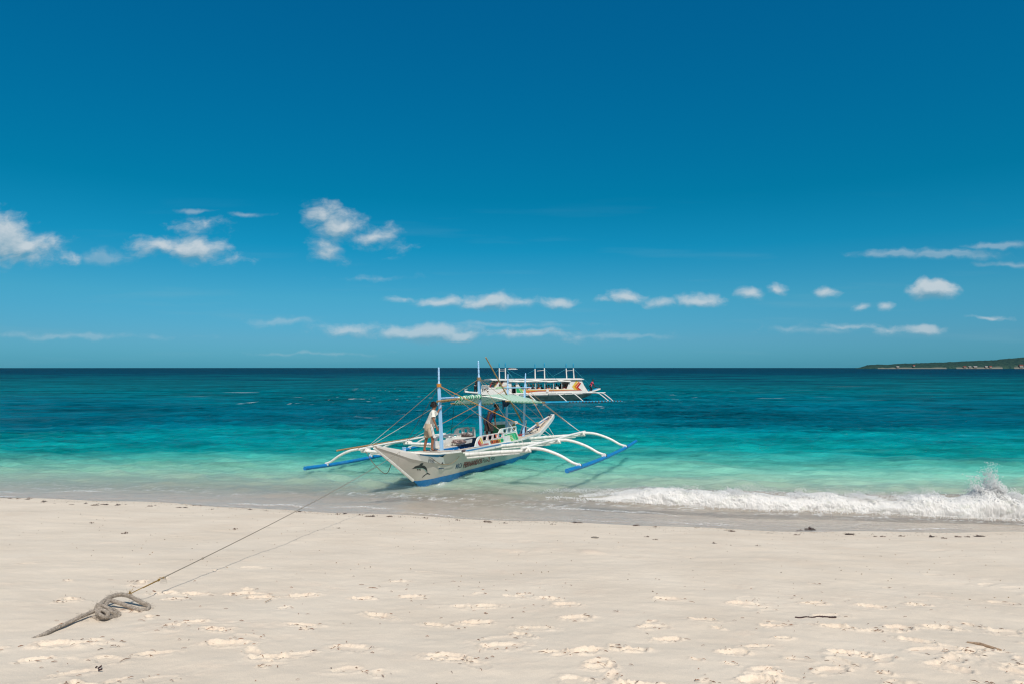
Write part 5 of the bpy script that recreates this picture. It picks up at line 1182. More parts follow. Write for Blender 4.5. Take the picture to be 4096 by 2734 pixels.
# ------------------------------------------------------------------ the larger boat offshore
FB = Frame((-190/F*76, 76, 0), 65, 0)
def build_far_boat():
    root = empty('passenger_outrigger_boat', (0,0,0), 'large white outrigger boat with roofed passenger cabin and red chevrons, afloat offshore', 'boat')
    root.matrix_world = FB.M; P = FB.L
    white = mat('far_white_paint', (.74,.73,.70), .5, .06, 1.2, dirt=(.45,.44,.38,1), dirt_amt=.4)
    hullg = mat('grey_green_hull', (.20,.27,.24), .5, .25, .9, dirt=(.40,.44,.38,1), dirt_amt=.5)
    bam = mat('far_white_bamboo', (.76,.75,.72), .5, .08, 3)
    bluep = mat('sky_blue_paint', (.01,.30,.52), .5, .1, 3, dirt=(.02,.10,.16,1), dirt_amt=.5)
    red = mat('red_paint', (.42,.01,.02)); orange = mat('orange_paint', (.62,.15,.02)); yellow = mat('yellow_paint', (.68,.48,.07)); green = mat('green_paint', (.015,.36,.14)); lime = mat('lime_paint', (.20,.52,.14))
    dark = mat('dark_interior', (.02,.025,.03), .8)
    gt = [(0,.06),(1.5,.22),(3.5,.62),(6,.9),(11,.95),(14,.85),(16,.5),(17.6,.14)]
    gz = [(0,1.20),(1.5,1.08),(3,.92),(5,.80),(12,.78),(15,.84),(16.3,1.02),(17.6,1.30)]
    gk = [(0,1.10),(2.0,.70),(3.2,-.1),(5,-.35),(12,-.35),(14.5,-.1),(16,.40),(17.6,1.15)]
    def hp(s, w, sd, off=0): zk, zg = ip(s, gk), ip(s, gz); return P((s, sd*(ip(s, gt)*w**.55+off), zk+(zg-zk)*w))
    m = MB()
    for sd in (1,-1): m.loft([[hp(s, j/7, sd) for j in range(8)] for s in np.linspace(0, 17.6, 50)], closed=False)
    m.loft([[P((s,-ip(s, gt),ip(s, gz)-.02)), P((s,ip(s, gt),ip(s, gz)-.02))] for s in np.linspace(0,17.6,30)], closed=False)
    hb = m.build('hull', hullg, root)
    for sd in (1,-1):
        m = MB(); m.loft([[P((s,sd*(ip(s, gt)+.02),ip(s, gz)+.06)), P((s,sd*(ip(s, gt)+.14),ip(s, gz)+.05)), P((s,sd*(ip(s, gt)+.14),ip(s, gz)-.09)), P((s,sd*(ip(s, gt)+.01),ip(s, gz)-.12))] for s in np.linspace(0,17.6,40)]); m.build('gunwale', white, root)
    def Q(p, t): a = FB.hit(p[0], p[1], 't', t); return (a.x, a.z)
    e = lambda x, y, t=.95: Q(ZE(x, y), t); f_ = lambda x, y, t=.95: Q(ZF(x, y), t)
    def plate(name, pts, holes, material, parent, t=.95, th=.05, off=0):
        m = MB(); v, f = flat_shape(pts, holes, th); m.add([P((x, t+off+z, y)) for x, y, z in v], f); return m.build(name, material, parent, smooth=False)
    outer = [e(585,1235),(e(640,1165)),e(740,1095),e(815,1050),e(822,1010),e(1018,998),e(985,985),e(1060,905),e(1140,795),e(1800,800),e(2340,800),f_(500,702),f_(1268,700),f_(1275,752),f_(1330,860),f_(1410,980),f_(1452,1040),f_(700,1062),f_(0,1075),e(1900,1200)]
    holes = [[e(1128,930),e(1205,797),e(1285,797),e(1215,968),e(1145,962)], [e(1527,822),e(1663,822),e(1673,1190),e(1540,1193)],
             [e(1720,850),e(2340,850),f_(300,745),f_(700,742),f_(880,738),f_(905,748),f_(890,800),f_(830,948),f_(300,955),f_(-10,958),e(1842,1062)],
             [e(755,1130),e(770,1105),e(840,1105),e(770,1160)]]
    wall = plate('cabin_side', outer, holes, white, root)
    sh = lambda pts: pts
    plate('cabin_side', outer, holes[1:3], white, root, -.95)
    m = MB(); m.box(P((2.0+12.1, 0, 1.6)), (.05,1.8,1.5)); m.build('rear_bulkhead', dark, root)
    plate('door_interior', [e(1500,815,-.3),e(1690,815,-.3),e(1690,1200,-.3),e(1500,1200,-.3)], [], dark, root, -.3) if False else None
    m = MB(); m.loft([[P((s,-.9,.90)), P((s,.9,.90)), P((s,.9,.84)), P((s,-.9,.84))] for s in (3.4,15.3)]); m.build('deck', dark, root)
    for sd in (.35,-.75):
        m = MB(); m.loft([[P((s,sd,1.12)), P((s,sd+.40,1.12)), P((s,sd+.40,1.06)), P((s,sd,1.06))] for s in (6.2,13.6)]); m.build('bench', white, root)
    # roof with rolled side curtain
    m = MB(); a = FB.hit(*ZE(905,770),'t',1.0); b = FB.hit(*ZF(1310,685),'t',1.0)
    m.loft([[P((a.x+(b.x-a.x)*u,-1.15,2.50)), P((a.x+(b.x-a.x)*u,-.6,2.575)), P((a.x+(b.x-a.x)*u,0,2.60)), P((a.x+(b.x-a.x)*u,.6,2.575)), P((a.x+(b.x-a.x)*u,1.15,2.50)), P((a.x+(b.x-a.x)*u,1.15,2.43)), P((a.x+(b.x-a.x)*u,-1.15,2.43))] for u in np.linspace(0,1,8)]); rf = m.build('roof', white, root)
    rnd = random.Random(4); pts = []; rs = []
    for i in range(46):
        u = i/45; s = 4.9+8.0*u; pts.append(P((s, 1.10, 2.34-.07*abs(math.sin(u*7.5))-(.04 if u > .6 else 0)))); rs.append(.075+.035*math.sin(u*17)**2+rnd.uniform(0,.02))
    m = MB(); m.tube(pts, rs, 9); m.build('rolled_curtain', mat('canvas', (.70,.69,.66), .85, .1, 3, .4, 10), rf)
    for x, z, Z_ in ((2005,0,ZE),(2290,0,ZE),(205,0,ZF),(455,0,ZF),(690,0,ZF)):
        y0, y1 = (820,1065) if Z_ is ZE else (740,960); a = FB.hit(*Z_(x,y0),'t',.98); b = FB.hit(*Z_(x+5,y1),'t',.98)
        m = MB(); m.tube([P(a), P(b)], .035, 6); m.build('cabin_post', white, root)
        m = MB(); m.tube([P((a.x+.1,-.98,a.z)), P((a.x+.1,-.98,b.z))], .035, 6); m.build('cabin_post', white, root)
    D = lambda name, pts, material: plate(name, pts, [], material, wall, .95, .008, .035)
    D('yellow_chevron', [f_(1105,705),f_(1150,735),f_(1040,890),f_(1130,960),f_(1125,975),f_(1060,975),f_(980,890)], yellow)
    D('orange_chevron', [f_(1165,742),f_(1202,765),f_(1098,890),f_(1205,985),f_(1130,988),f_(1040,885)], orange)
    D('red_chevron', [f_(1208,768),f_(1240,792),f_(1158,905),f_(1265,993),f_(1200,992),f_(1105,895)], red)
    D('yellow_band', [e(1850,1072),e(2340,1072),f_(500,966),f_(1060,963),f_(1125,975),f_(500,982),f_(0,985),e(2340,1092),e(1870,1092)], yellow)
    D('orange_band', [e(1985,1098),e(2340,1098),f_(0,990),f_(1130,984),f_(1200,990),f_(0,1004),e(2340,1125),e(2110,1128),e(2105,1160),e(1990,1160)], orange)
    D('red_band', [f_(0,1008),f_(1190,988),f_(1200,993),f_(500,1012),f_(0,1022),e(2120,1150),e(2120,1138)], red)
    D('green_panel', [e(1672,985),e(1725,985),e(1835,1168),e(1690,1160)], green)
    D('lime_panel', [e(1740,982),e(1812,985),e(1905,1172),e(1850,1168)], lime)
    D('lime_line', [e(1030,1010),e(1100,990),e(1520,988),e(1520,1004),e(1110,1012),e(1040,1030)], lime)
    D('green_line', [e(1030,1038),e(1400,1012),e(1520,1010),e(1520,1018),e(1400,1024),e(1035,1050)], green)
    D('red_pillar', [e(1090,822),e(1138,805),e(1075,900),e(1045,895)], red)
    D('yellow_pillar', [e(1040,905),e(1072,908),e(1018,975),e(990,978)], yellow)
    m = MB(); pts = [P((a[0], 1.0, a[1])) for a in (e(1225,900),e(1300,797),e(1388,797),e(1392,965),e(1228,968),e(1225,900))]; m.tube(pts, .018, 4); m.build('orange_outline', orange, wall)
    # windshield
    plate('windshield', [e(880,985),e(942,825),e(1060,822),e(985,985)], [], mat('tinted_glass', (.02,.05,.07), .15, .05), root, .80, .02)
    m = MB(); m.tube([P((*[e(862,990)[0]],.85,e(862,990)[1])), P((e(940,850)[0],.85,e(940,850)[1]))], .05, 6); m.build('windshield_post', red, root)
    m = MB(); m.loft([[P((e(820,1000)[0],t,e(820,1000)[1])), P((e(1020,1000)[0],t,e(1020,1000)[1])), P((e(1030,1050)[0],t,e(1030,1050)[1])), P((e(815,1052)[0],t,e(815,1052)[1]))] for t in (-.9,1.0)]); m.build('dash_box', white, root)
    # bow rail
    m = MB()
    for a in (((595,1200),(605,940)),((605,940),(835,932)),((600,980),(835,970)),((835,932),(820,1020)),((640,1160),(690,975)),((560,1210),(600,1175),(690,1110),(760,1050))):
        m.tube([P(FB.hit(*ZE(*p),'t',.7)) for p in a], .03, 5)
    m.build('bow_rail', white, root)
    m = MB(); m.tube([P(FB.hit(*ZE(65,1110),'t',0)), P(FB.hit(*ZE(65,1070),'t',0)), P(FB.hit(*ZE(155,1040),'t',0))], .025, 5); m.build('bow_hook', white, root)
    m = MB(); m.tube([P(FB.hit(*ZE(80,1110),'t',.02)), P(FB.hit(*ZE(490,1215),'t',.15))], .08, 6); m.build('prow_plank', white, root)
    # masts
    for (x, y0, y1, Z_, t) in ((1340,225,740,ZE,.8),(1150,228,740,ZE,-.8),(195,205,655,ZF,.8),(2270,255,735,ZE,-.8),(1020,212,665,ZF,.8),(815,220,665,ZF,-.8)):
        top = FB.hit(*Z_(x, y0),'t',t); wt = FB.hit(*Z_(x, y0+(150 if Z_ is ZF else 165)),'t',t); bt = FB.hit(*Z_(x+(20 if (x, Z_) in ((1020,ZF),(815,ZF)) else 8), y1),'t',t)
        m = MB(); m.tube([P(bt), P(wt)], [.075,.065], 6); mm = m.build('mast', white, root)
        m = MB(); m.tube([P(wt), P(wt.lerp(top, .5)), P(wt.lerp(top, .8)), P(top)], [.045,.075,.06,.02], 6); m.build('mast_tip', bluep, mm)
    for (a, b) in (((1165,485),(1325,480)),((1165,440),(1325,430))):
        m = MB(); m.tube([P(FB.hit(*ZE(*a),'t',-.8)), P(FB.hit(*ZE(*b),'t',.8))], .035 if a[1] > 450 else .014, 5); m.build('mast_crossbar', white, root)
    for (a, b) in (((-10,438),(185,420)),((840,435),(1015,420))):
        m = MB(); m.tube([P(FB.hit(*ZF(*a),'t',-.8)), P(FB.hit(*ZF(*b),'t',.8))], .035, 5); m.build('mast_crossbar', white, root)
    # outriggers both sides
    for sd in (1,-1):
        for s in (4.8, 6.3, 10.0, 12.1, 15.4, 16.0):
            m = MB(); m.tube([P((s,sd*.9,.82)), P((s,sd*3.0,.90))], .06, 6); m.build('crossbeam', bam, root)
            m = MB(); m.tube(smoothpath([P((s,sd*2.8,.92)), P((s+.05,sd*3.4,.84)), P((s+.1,sd*4.2,.52)), P((s+.15,sd*4.9,.20)), P((s+.15,sd*5.25,.05))], 5), [.06]*6+[.055]*8+[.045]*7, 6); m.build('outrigger_arm', bam, root)
        m = MB(); m.tube([P((4.2,sd*2.9,.98)), P((10,sd*2.9,.99)), P((16.6,sd*2.9,.93))], .055, 6); m.build('outer_pole', bam, root)
        m = MB(); m.tube([P((3.6,sd*5.25,.22)), P((5.5,sd*5.25,.10)), P((9,sd*5.25,.06)), P((12,sd*5.25,.05)), P((15,sd*5.25,.02)), P((17.4,sd*5.25,.0))], [.09,.11,.11,.10,.09,.06], 8); m.build('float', bluep, root)
        for k, s in enumerate(np.arange(10.4, 17.2, .42)):
            m = MB(); m.tube([P((s-.09,sd*5.25,.04-.004*k)), P((s+.08,sd*5.25,.04-.004*k))], .118, 8); m.build('binding', mat('weedy_brown', (.07,.05,.04), .8), root)
    # blue stays
    rp = mat('teal_rope', (.02,.28,.38), .7)
    for (p, q) in (((1345,410),(1900,1065)),((1350,405),(1600,760)),((1350,400),(1940,700)),((2255,450),(2050,560)),((1120,440),(1030,540))):
        m = MB(); m.tube([P(FB.hit(*ZE(*p),'t',.8)), P(FB.hit(*ZE(*q),'t',1.4))], .014, 4); m.build('stay_rope', rp, root)
    for (p, q) in (((205,380),(470,1050)),((210,380),(740,870)),((1030,380),(1620,985)),((1040,385),(1500,830)),((800,395),(440,590))):
        m = MB(); m.tube([P(FB.hit(*ZF(*p),'t',.8)), P(FB.hit(*ZF(*q),'t',1.4))], .014, 4); m.build('stay_rope', rp, root)
    # stern gear
    m = MB()
    for pts in ([(1615,880),(1725,920),(1700,950)],[(1750,858),(1782,915),(1775,985)],[(1590,870),(1690,925)]): m.tube([P(FB.hit(*ZF(*p),'t',.1)) for p in pts], .028, 5)
    m.build('rudder_frame', dark, root)
    m = MB(); m.tube([P(FB.hit(*ZF(1560,995),'t',.2)), P(FB.hit(*ZF(1640,968),'t',.2)), P(FB.hit(*ZF(1700,940),'t',.1))], [.09,.12,.06], 7); m.tube([P(FB.hit(*ZF(1440,960),'t',.2)), P(FB.hit(*ZF(1455,1010),'t',.2))], [.06,.12], 7); m.build('blue_net_bundle', bluep, root)
    m = MB(); m.tube([P(FB.hit(*ZF(1108,555),'t',-.3)), P(FB.hit(*ZF(1112,660),'t',-.3))], .035, 5); m.tube([P(FB.hit(*ZF(1108,570),'t',-.3)), P(FB.hit(*ZF(1135,552),'t',-.3))], .03, 5); m.build('exhaust_pipe', dark, root)
    ink = mat('black_paint', (.012,.014,.018), .5)
    for tx, s0, s1, z in (('MBCA', 4.7, 5.5, .32), ('JOVANCH', 8.9, 10.1, .30)):
        v, f = text_geo(tx, 1, .1, 1, 0, .01); xm = max(a[0] for a in v); m = MB(); vs = []
        for (x, y, _) in v:
            s = s0+(s1-s0)*x/xm; zz = z+y*.20; w = (zz-ip(s, gk))/(ip(s, gz)-ip(s, gk)); vs.append(hp(s, w, 1, .03))
        m.add(vs, f); m.build('lettering', mat('faded_black_paint', (.05,.07,.065), .6), hb, smooth=False)
    m = MB(); a = FB.hit(*ZF(250,960),'t',1.05); b = FB.hit(*ZF(320,1040),'t',1.05); m.loft([[P((a.x,1.03,a.z)), P((b.x,1.03,a.z)), P((b.x,1.03,b.z)), P((a.x,1.03,b.z))], [P((a.x,1.06,a.z)), P((b.x,1.06,a.z)), P((b.x,1.06,b.z)), P((a.x,1.06,b.z))]]); m.build('hung_cloth', white, root, smooth=False)

def seated(label, px, py, t, shirt, skin, vest=None, hat=None, hairmat=None, lean=0.0, Z_=ZE, scale=1.0, face=None, group='passengers seated in the big boat'):
    h = FB.W(FB.hit(*Z_(px, py), 't', t)); f = Vector(face or (.5,.8,0)).normalized(); up = Vector((0,0,1)); sd = f.cross(up).normalized()
    z0 = h.z; b = h-up*.72*scale-f*lean
    J = dict(head=h, neck=h-up*.15-f*(.02+lean*.1), shl=h-up*.25-sd*.19-f*lean*.3, shr=h-up*.25+sd*.19-f*lean*.3, ell=h-up*.50-sd*.24-f*lean*.4+f*.03, elr=h-up*.50+sd*.24-f*lean*.4+f*.03,
             wrl=h-up*.58-sd*.14+f*.2, wrr=h-up*.58+sd*.14+f*.2, pel=b, hil=b-sd*.1, hir=b+sd*.1, knl=b-sd*.11+f*.38, knr=b+sd*.11+f*.38, anl=b-sd*.11+f*.38-up*.32, anr=b+sd*.11+f*.38-up*.32, tol=b-sd*.11+f*.55-up*.35, tor=b+sd*.11+f*.55-up*.35)
    person(label, J, f, skin, shirt, mat('dark_cloth', (.03,.03,.035), .9), hair=None if hat else 'short', fingers=False, group=group, hat=hat, vest=vest, hairmat=hairmat)

def build_passengers():
    sk = mat('tan_skin', (.36,.17,.10), .5, .08, 12); dk = mat('shaded_dark_skin', (.12,.055,.035), .5)
    ws = mat('white_shirt', (.75,.75,.73), .85, .08, 10, .5, 20); bs = mat('black_shirt', (.02,.02,.025), .9, .2, 10); gs = mat('grey_shirt', (.35,.33,.33), .9, .2, 10)
    ov = mat('coral_vest', (.75,.24,.14), .8, .12, 8); dv = mat('dark_vest', (.04,.04,.05), .8, .12, 8); rs = mat('red_shirt', (.50,.04,.05), .85, .1, 8)
    hat1 = mat('cream_straw', (.66,.58,.42), .85, .15, 20, .5, 60); hat2 = mat('tan_straw', (.55,.33,.20), .85, .15, 20, .5, 60); rh = mat('auburn_hair', (.22,.07,.04), .6, .2, 30)
    S = seated
    S('passenger in black just inside the doorway of the big boat', 1645, 950, -.2, bs, dk)
    S('dark haired passenger at the front of the open side, behind the slanted green panel', 1785, 930, -.1, bs, sk)
    S('dark haired passenger in red next to the second rear mast of the near boat', 1852, 972, .3, rs, dk)
    S('passenger with a cream sun hat and orange life vest', 2080, 940, .5, ws, sk, vest=ov, hat=hat1)
    S('passenger in black sitting between the two passengers with sun hats', 2145, 955, .1, bs, dk)
    S('passenger with a tan sun hat, white sleeves and a dark vest', 2215, 930, .5, ws, sk, vest=dv, hat=hat2)
    S('passenger with a tan cap and pale orange vest left of the middle cabin post', 35, 850, .5, gs, sk, vest=ov, hat=hat2, Z_=ZF)
    S('dark figure of a passenger sitting on the far bench left of the middle cabin post', 102, 855, -.2, bs, dk, Z_=ZF)
    S('dark haired passenger in an orange vest just right of the middle cabin post', 255, 875, .5, gs, sk, vest=ov, Z_=ZF)
    S('tall haired passenger in an orange vest, second right of the middle cabin post', 322, 862, .5, gs, sk, vest=ov, Z_=ZF)
    S('passenger in grey with a dark bun leaning beside the fourth cabin post', 400, 870, .4, gs, sk, Z_=ZF)
    S('broad passenger in a white shirt leaning on the cabin rail', 540, 825, .5, ws, dk, Z_=ZF, lean=.25, face=(-.6,.6,0))
    S('passenger with black hair and dark clothes behind the white shirted one', 592, 865, -.1, bs, dk, Z_=ZF)
    S('dark standing figure by the last cabin post', 655, 830, -.3, bs, dk, Z_=ZF)
    S('passenger in a pale orange vest at the last cabin post with the head low', 738, 880, .5, gs, sk, vest=ov, Z_=ZF)
    S('auburn haired passenger in a red top in the rear corner of the cabin', 798, 852, .3, rs, sk, hairmat=rh, Z_=ZF)
    # crew
    def J_(pts, fr, Z_, t0):
        out = {}
        for k, (x, y, dt) in pts.items(): out[k] = FB.W(FB.hit(*Z_(x, y), 't', t0+dt))
        return out
    person('crewman in black standing on the prow of the big boat', J_(dict(head=(468,745,0),neck=(455,785,0),shl=(450,815,-.2),shr=(425,812,.2),ell=(478,880,-.25),elr=(400,870,.25),wrl=(475,935,-.2),wrr=(430,925,.25),pel=(405,950,0),hil=(412,960,-.1),hir=(398,960,.1),knl=(440,1060,-.1),knr=(380,1060,.1),anl=(430,1155,-.1),anr=(368,1145,.1),tol=(455,1160,-.1),tor=(395,1150,.1)), None, ZE, .05), (.75,.55,0), dk, bs, mat('black_trousers', (.012,.012,.015), .9), legs_len=1.5, fingers=False, belt=mat('pale_waistcloth', (.6,.58,.55), .9))
    person('crewman in a pink shirt bending over the stern of the big boat', J_(dict(head=(1585,708,0),neck=(1572,742,0),shl=(1575,765,-.2),shr=(1548,760,.2),ell=(1600,820,-.25),elr=(1585,820,.3),wrl=(1622,870,-.2),wrr=(1605,872,.3),pel=(1510,862,0),hil=(1520,872,-.1),hir=(1508,872,.1),knl=(1548,935,-.1),knr=(1525,930,.1),anl=(1555,1000,-.1),anr=(1530,1000,.1),tol=(1580,1005,-.1),tor=(1555,1005,.1)), None, ZF, .0), (.9,.3,0), dk, mat('pink_shirt', (.58,.07,.13), .85, .1, 8), mat('black_trousers', (.012,.012,.015)), legs_len=1.2, fingers=False)

# ------------------------------------------------------------------ far away
def build_distant():
    e = empty('distant_boat', ((2048.5-CX)/F*1500, 1500, 0), 'tiny white boat with a red bow far out near the horizon', 'boat')
    w = mat('distant_white', (.75,.75,.74), .6); m = MB()
    m.loft([[Vector((x, -b, z0)), Vector((x, b, z0)), Vector((x, b*1.2, 1.4+(abs(x)/8)**2*1.0)), Vector((x, -b*1.2, 1.4+(abs(x)/8)**2*1.0))] for x, b, z0 in ((-8,.3,.6),(-5,1.4,-.2),(0,1.8,-.3),(5,1.5,-.2),(9,.4,.5))]); m.build('hull', w, e)
    m = MB(); m.box((1, 0, 3.1), (9, 3, .5)); m.build('roof', w, e)
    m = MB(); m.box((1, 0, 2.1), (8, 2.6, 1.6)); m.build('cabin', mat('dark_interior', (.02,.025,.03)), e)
    m = MB(); m.box((-5.6, 0, 3.1), (3.4, 2.8, 1.1)); m.build('red_awning', mat('red_paint', (.42,.01,.02)), e)
    m = MB(); m.tube([(-10,-4,.3),(12,-4,.3)], .4, 6); m.build('float', w, e)
    m = MB(); m.tube([(-10,4,.3),(12,4,.3)], .4, 6); m.build('float', w, e)
    # headland
    D0 = 2600.0; prof = [(3420,0),(3445,4.5),(3470,10),(3505,13),(3540,12),(3600,15.5),(3700,20),(3800,24),(3900,29),(3960,31),(4000,35),(4050,41),(4096,45),(4300,58),(4700,70),(5300,74),(6300,70)]
    xs_px = np.concatenate([np.arange(3400, 4900, 1.5), np.arange(4900, 6200, 10)]); ys = np.concatenate([[0, 6, 12, 20], np.linspace(30, 900, 46)])
    X, Yv = np.meshgrid((xs_px-CX)/F*D0, ys)
    pv = X/(D0+Yv)*F+CX; hgt = np.interp(pv, [p[0] for p in prof], [p[1] for p in prof])*(D0+Yv)/F*.93
    sh_ = np.clip(Yv/300, 0, 1); Z = hgt*(np.sin(np.minimum(sh_, 1)*math.pi/2)**.6)
    tree = 3.2*np.clip(fbm(X/14, Yv/14, 4, 5)+.35, 0, 1)+4*np.clip(fbm(X/55, Yv/55, 3, 6), 0, 1)
    Z = np.where(Yv < 8, .8*np.minimum(1, hgt/6), Z*.94+tree*np.clip(hgt/12, 0, 1)+2.0*np.clip(hgt/10, 0, 1))
    Z = np.where(Yv <= 0, -1.5, Z); Z = np.where(hgt < .3, -2, Z)
    m = bpy.data.materials.new('headland_woods'); m.use_nodes = True; nt = m.node_tree; N = nt.nodes; L = nt.links; p = N['Principled BSDF']; p.inputs['Roughness'].default_value = .95; p.inputs['Specular IOR Level'].default_value = .1
    tc = N.new('ShaderNodeTexCoord'); no = N.new('ShaderNodeTexNoise'); no.inputs['Scale'].default_value = .09; no.inputs['Detail'].default_value = 7; no.inputs['Roughness'].default_value = .7; L.new(tc.outputs['Object'], no.inputs['Vector'])
    cr = N.new('ShaderNodeValToRGB'); L.new(no.outputs['Fac'], cr.inputs[0]); cr.color_ramp.elements[0].position = .38; cr.color_ramp.elements[0].color = (.008,.034,.038,1); cr.color_ramp.elements[1].position = .66; cr.color_ramp.elements[1].color = (.038,.080,.060,1)
    at = N.new('ShaderNodeAttribute'); at.attribute_name = 'strand'; mx = N.new('ShaderNodeMixRGB'); L.new(at.outputs['Fac'], mx.inputs[0]); L.new(cr.outputs[0], mx.inputs[1]); mx.inputs[2].default_value = (.17,.17,.15,1); L.new(mx.outputs[0], p.inputs['Base Color'])
    px = X/D0*F+CX
    strand = ((Yv < 10) & (px > 3515) & ~((px > 3790) & (px < 3830)) & ~((px > 4015) & (px < 4062))).astype(float)
    o = grid_mesh('headland', X[0], ys+D0, Z, m, {'strand': strand}); tag(o, 'long low wooded headland with a pale beach strip on the right horizon', kind='structure')
    roofs = {'r': mat('red_roof', (.20,.05,.04), .8), 'g': mat('grey_roof', (.25,.25,.25), .8)}; wl = mat('plaster', (.28,.27,.25), .8)
    for k, (pxx, z, w_, h_, rf, lb) in enumerate(((3595,2.5,9,5,'g','pale house with a grey roof standing alone near the tip of the headland'), (3660,8,6,4,'r','tiny red roofed house up among the trees of the headland'), (3864,3,10,4,'r','red roofed house at the back of the headland beach'),
        (3884,2,9,5,'g','white house with a grey roof on the headland beach between two red roofed ones'), (3906,3,12,5,'g','wide white building with a grey roof in the middle of the headland beach'), (3950,2.5,8,6,'g','tall pale house at the right end of the beach strip'),
        (3967,3,9,5,'r','red roofed house directly right of the tall pale house'), (4090,5,13,8,'r','large red roofed house at the right edge of the photo'))):
        x = (pxx-CX)/F*D0; e = empty('house', (x, D0+12-4, z), lb, 'house'); m = MB(); m.box((0,0,h_/2), (w_, 6, h_)); m.build('wall', wl, e, smooth=False)
        m = MB(); m.loft([[Vector((sx*(w_/2+1), -4, h_)), Vector((sx*(w_/2+1), 0, h_+2.6)), Vector((sx*(w_/2+1), 4, h_))] for sx in (-1,1)]); m.build('roof', roofs[rf], e, smooth=False)
# ------------------------------------------------------------------ things on the sand
def G(px, py, h=0.0):
    """point where the sight line of a photo pixel meets the sand, raised by h"""
    d = Vector(((px-CX)/F, 1, (HY-py)/F)); y = 6.0
    for _ in range(60):
        z = gz(d.x*y, y)+h; yn = (H-z)/max(1e-6, -d.z); y = .6*y+.4*yn
    return Vector((d.x*y, y, H+d.z*y))
Z7 = lambda x, y: (100+x*.3831, 2200+y*.3831)
def twisted(m, path, r, pitch=.05, strands=3, n=7, fr=.58):
    pts = smoothpath(path, 14); out = [[] for _ in range(strands)]; L = 0
    for i, p in enumerate(pts):
        d = (pts[min(i+1, len(pts)-1)]-pts[max(0, i-1)]).normalized(); up = Vector((0,0,1)) if abs(d.z) < .9 else Vector((1,0,0)); a = d.cross(up).normalized(); b = a.cross(d)
        if i: L += (p-pts[i-1]).length
        for k in range(strands):
            th = 2*math.pi*(L/pitch+k/strands); out[k].append(p+(a*math.cos(th)+b*math.sin(th))*r*.55)
    for o in out: m.tube(o, r*fr, n)
def build_rope():
    grey = mat('weathered_rope', (.50,.43,.36), .95, .35, 40, .9, 260, dirt=(.16,.12,.10,1), dirt_amt=.6)
    g = lambda x, y, h: G(*Z7(x, y), h)
    e = empty('anchor_rope', g(820, 640, 0), 'thick frayed grey rope knotted into an open loop and running into the sand', 'rope')
    o0 = e.location.copy(); R = .018
    m = MB(); twisted(m, [g(x, y, h)-o0 for x, y, h in ((20,955,-.03),(110,915,-.006),(210,868,.012),(320,812,.016),(450,752,.03),(580,690,.045),(700,640,.055),(790,610,.06))], R, .06); m.build('rope_tail', grey, e)
    m = MB(); twisted(m, [g(x, y, h)-o0 for x, y, h in ((830,640,.05),(770,590,.075),(800,545,.085),(860,500,.09),(930,470,.10),(1010,458,.105),(1090,475,.10),(1160,510,.075),(1230,548,.045),(1290,575,.025),(1275,610,.018),(1215,622,.018),(1130,598,.030),(1040,565,.05),(950,535,.07),(880,518,.08),(845,560,.065),(800,620,.04),(830,660,.02))], R*1.08, .06); m.build('rope_loop', grey, e)
    m = MB(); twisted(m, [g(x, y, h)-o0 for x, y, h in ((790,650,.02),(840,600,.07),(905,640,.06),(950,660,.035),(900,690,.02),(820,700,.03),(760,670,.05),(800,620,.08),(860,650,.07),(850,710,.02),(780,720,.012),(730,700,.012),(700,700,.01))], R*.95, .05); m.build('knot', grey, e)
    m = MB(); twisted(m, [g(x, y, h)-o0 for x, y, h in ((760,560,.03),(740,610,.055),(770,660,.07),(830,690,.05),(900,700,.012),(960,690,.008),(985,660,.02),(940,625,.05),(870,600,.085),(800,570,.09),(770,600,.07))], R*.9, .05); m.build('knot_turn', grey, e)
    # frayed fibres
    m = MB(); rnd = random.Random(3)
    for _ in range(900):
        x, y, h = rnd.choice(((1290,580,.03),(1240,560,.045),(900,480,.10),(960,460,.11),(1080,465,.11),(860,680,.05),(800,700,.04),(930,650,.06),(740,620,.06),(600,680,.05),(1180,520,.075),(780,560,.09)))
        p = g(x+rnd.gauss(0, 28), y+rnd.gauss(0, 14), h)-o0; d = Vector((rnd.gauss(0,1), rnd.gauss(0,1), rnd.gauss(.5,.8))).normalized()*rnd.uniform(.015,.04)
        q = p+d; k = Vector((.0012,.0,.0012)); m.add([p-k, p+k, q+Vector((rnd.gauss(0,.004),0,rnd.gauss(0,.004)))], [(0,1,2)])
    m.build('frayed_fibres', grey, e)
    # mooring line to the bow
    a = g(1098, 448, .115); b = FA.W((1.60, 0, 1.30)); pts = [a.lerp(b, i/40)-Vector((0,0,4*.10*(i/40)*(1-i/40))) for i in range(41)]
    e2 = empty('mooring_line', a, 'thin mooring line from the knotted rope loop to the bow, yellow at its near end', 'rope')
    yel = mat('yellow_rope', (.40,.24,.05), .85, .3, 60, .8, 300); gr = mat('grey_line', (.30,.26,.21), .9, .25, 60, .6, 300)
    L = [p-a for p in pts]
    def at(u): k = u*40; i = min(39, int(k)); return L[i].lerp(L[i+1], k-i)
    m = MB(); twisted(m, [at(u) for u in np.linspace(0, .0365, 5)], .0052, .03, 2, 6, .62); m.build('yellow_rope', yel, e2)
    m = MB(); m.tube([at(u)+Vector((0,0,-.006)) for u in np.linspace(.016,.0365,5)], .0038, 6); m.build('doubled_strand', yel, e2)
    m = MB(); m.tube([at(u) for u in np.linspace(.035, 1, 60)], .0055, 6); m.build('grey_line', gr, e2)
    m = MB(); rnd = random.Random(6)
    for u, s in ((.0, .016), (.0365, .010), (.042, .008)):
        c = at(u)
        for _ in range(26):
            p = c+Vector((rnd.gauss(0,s*.5), rnd.gauss(0,s*.5), rnd.gauss(0,s*.4))); m.tube([p, p+Vector((rnd.gauss(0,s), rnd.gauss(0,s), rnd.gauss(-.3*s,s)))], .0022, 4)
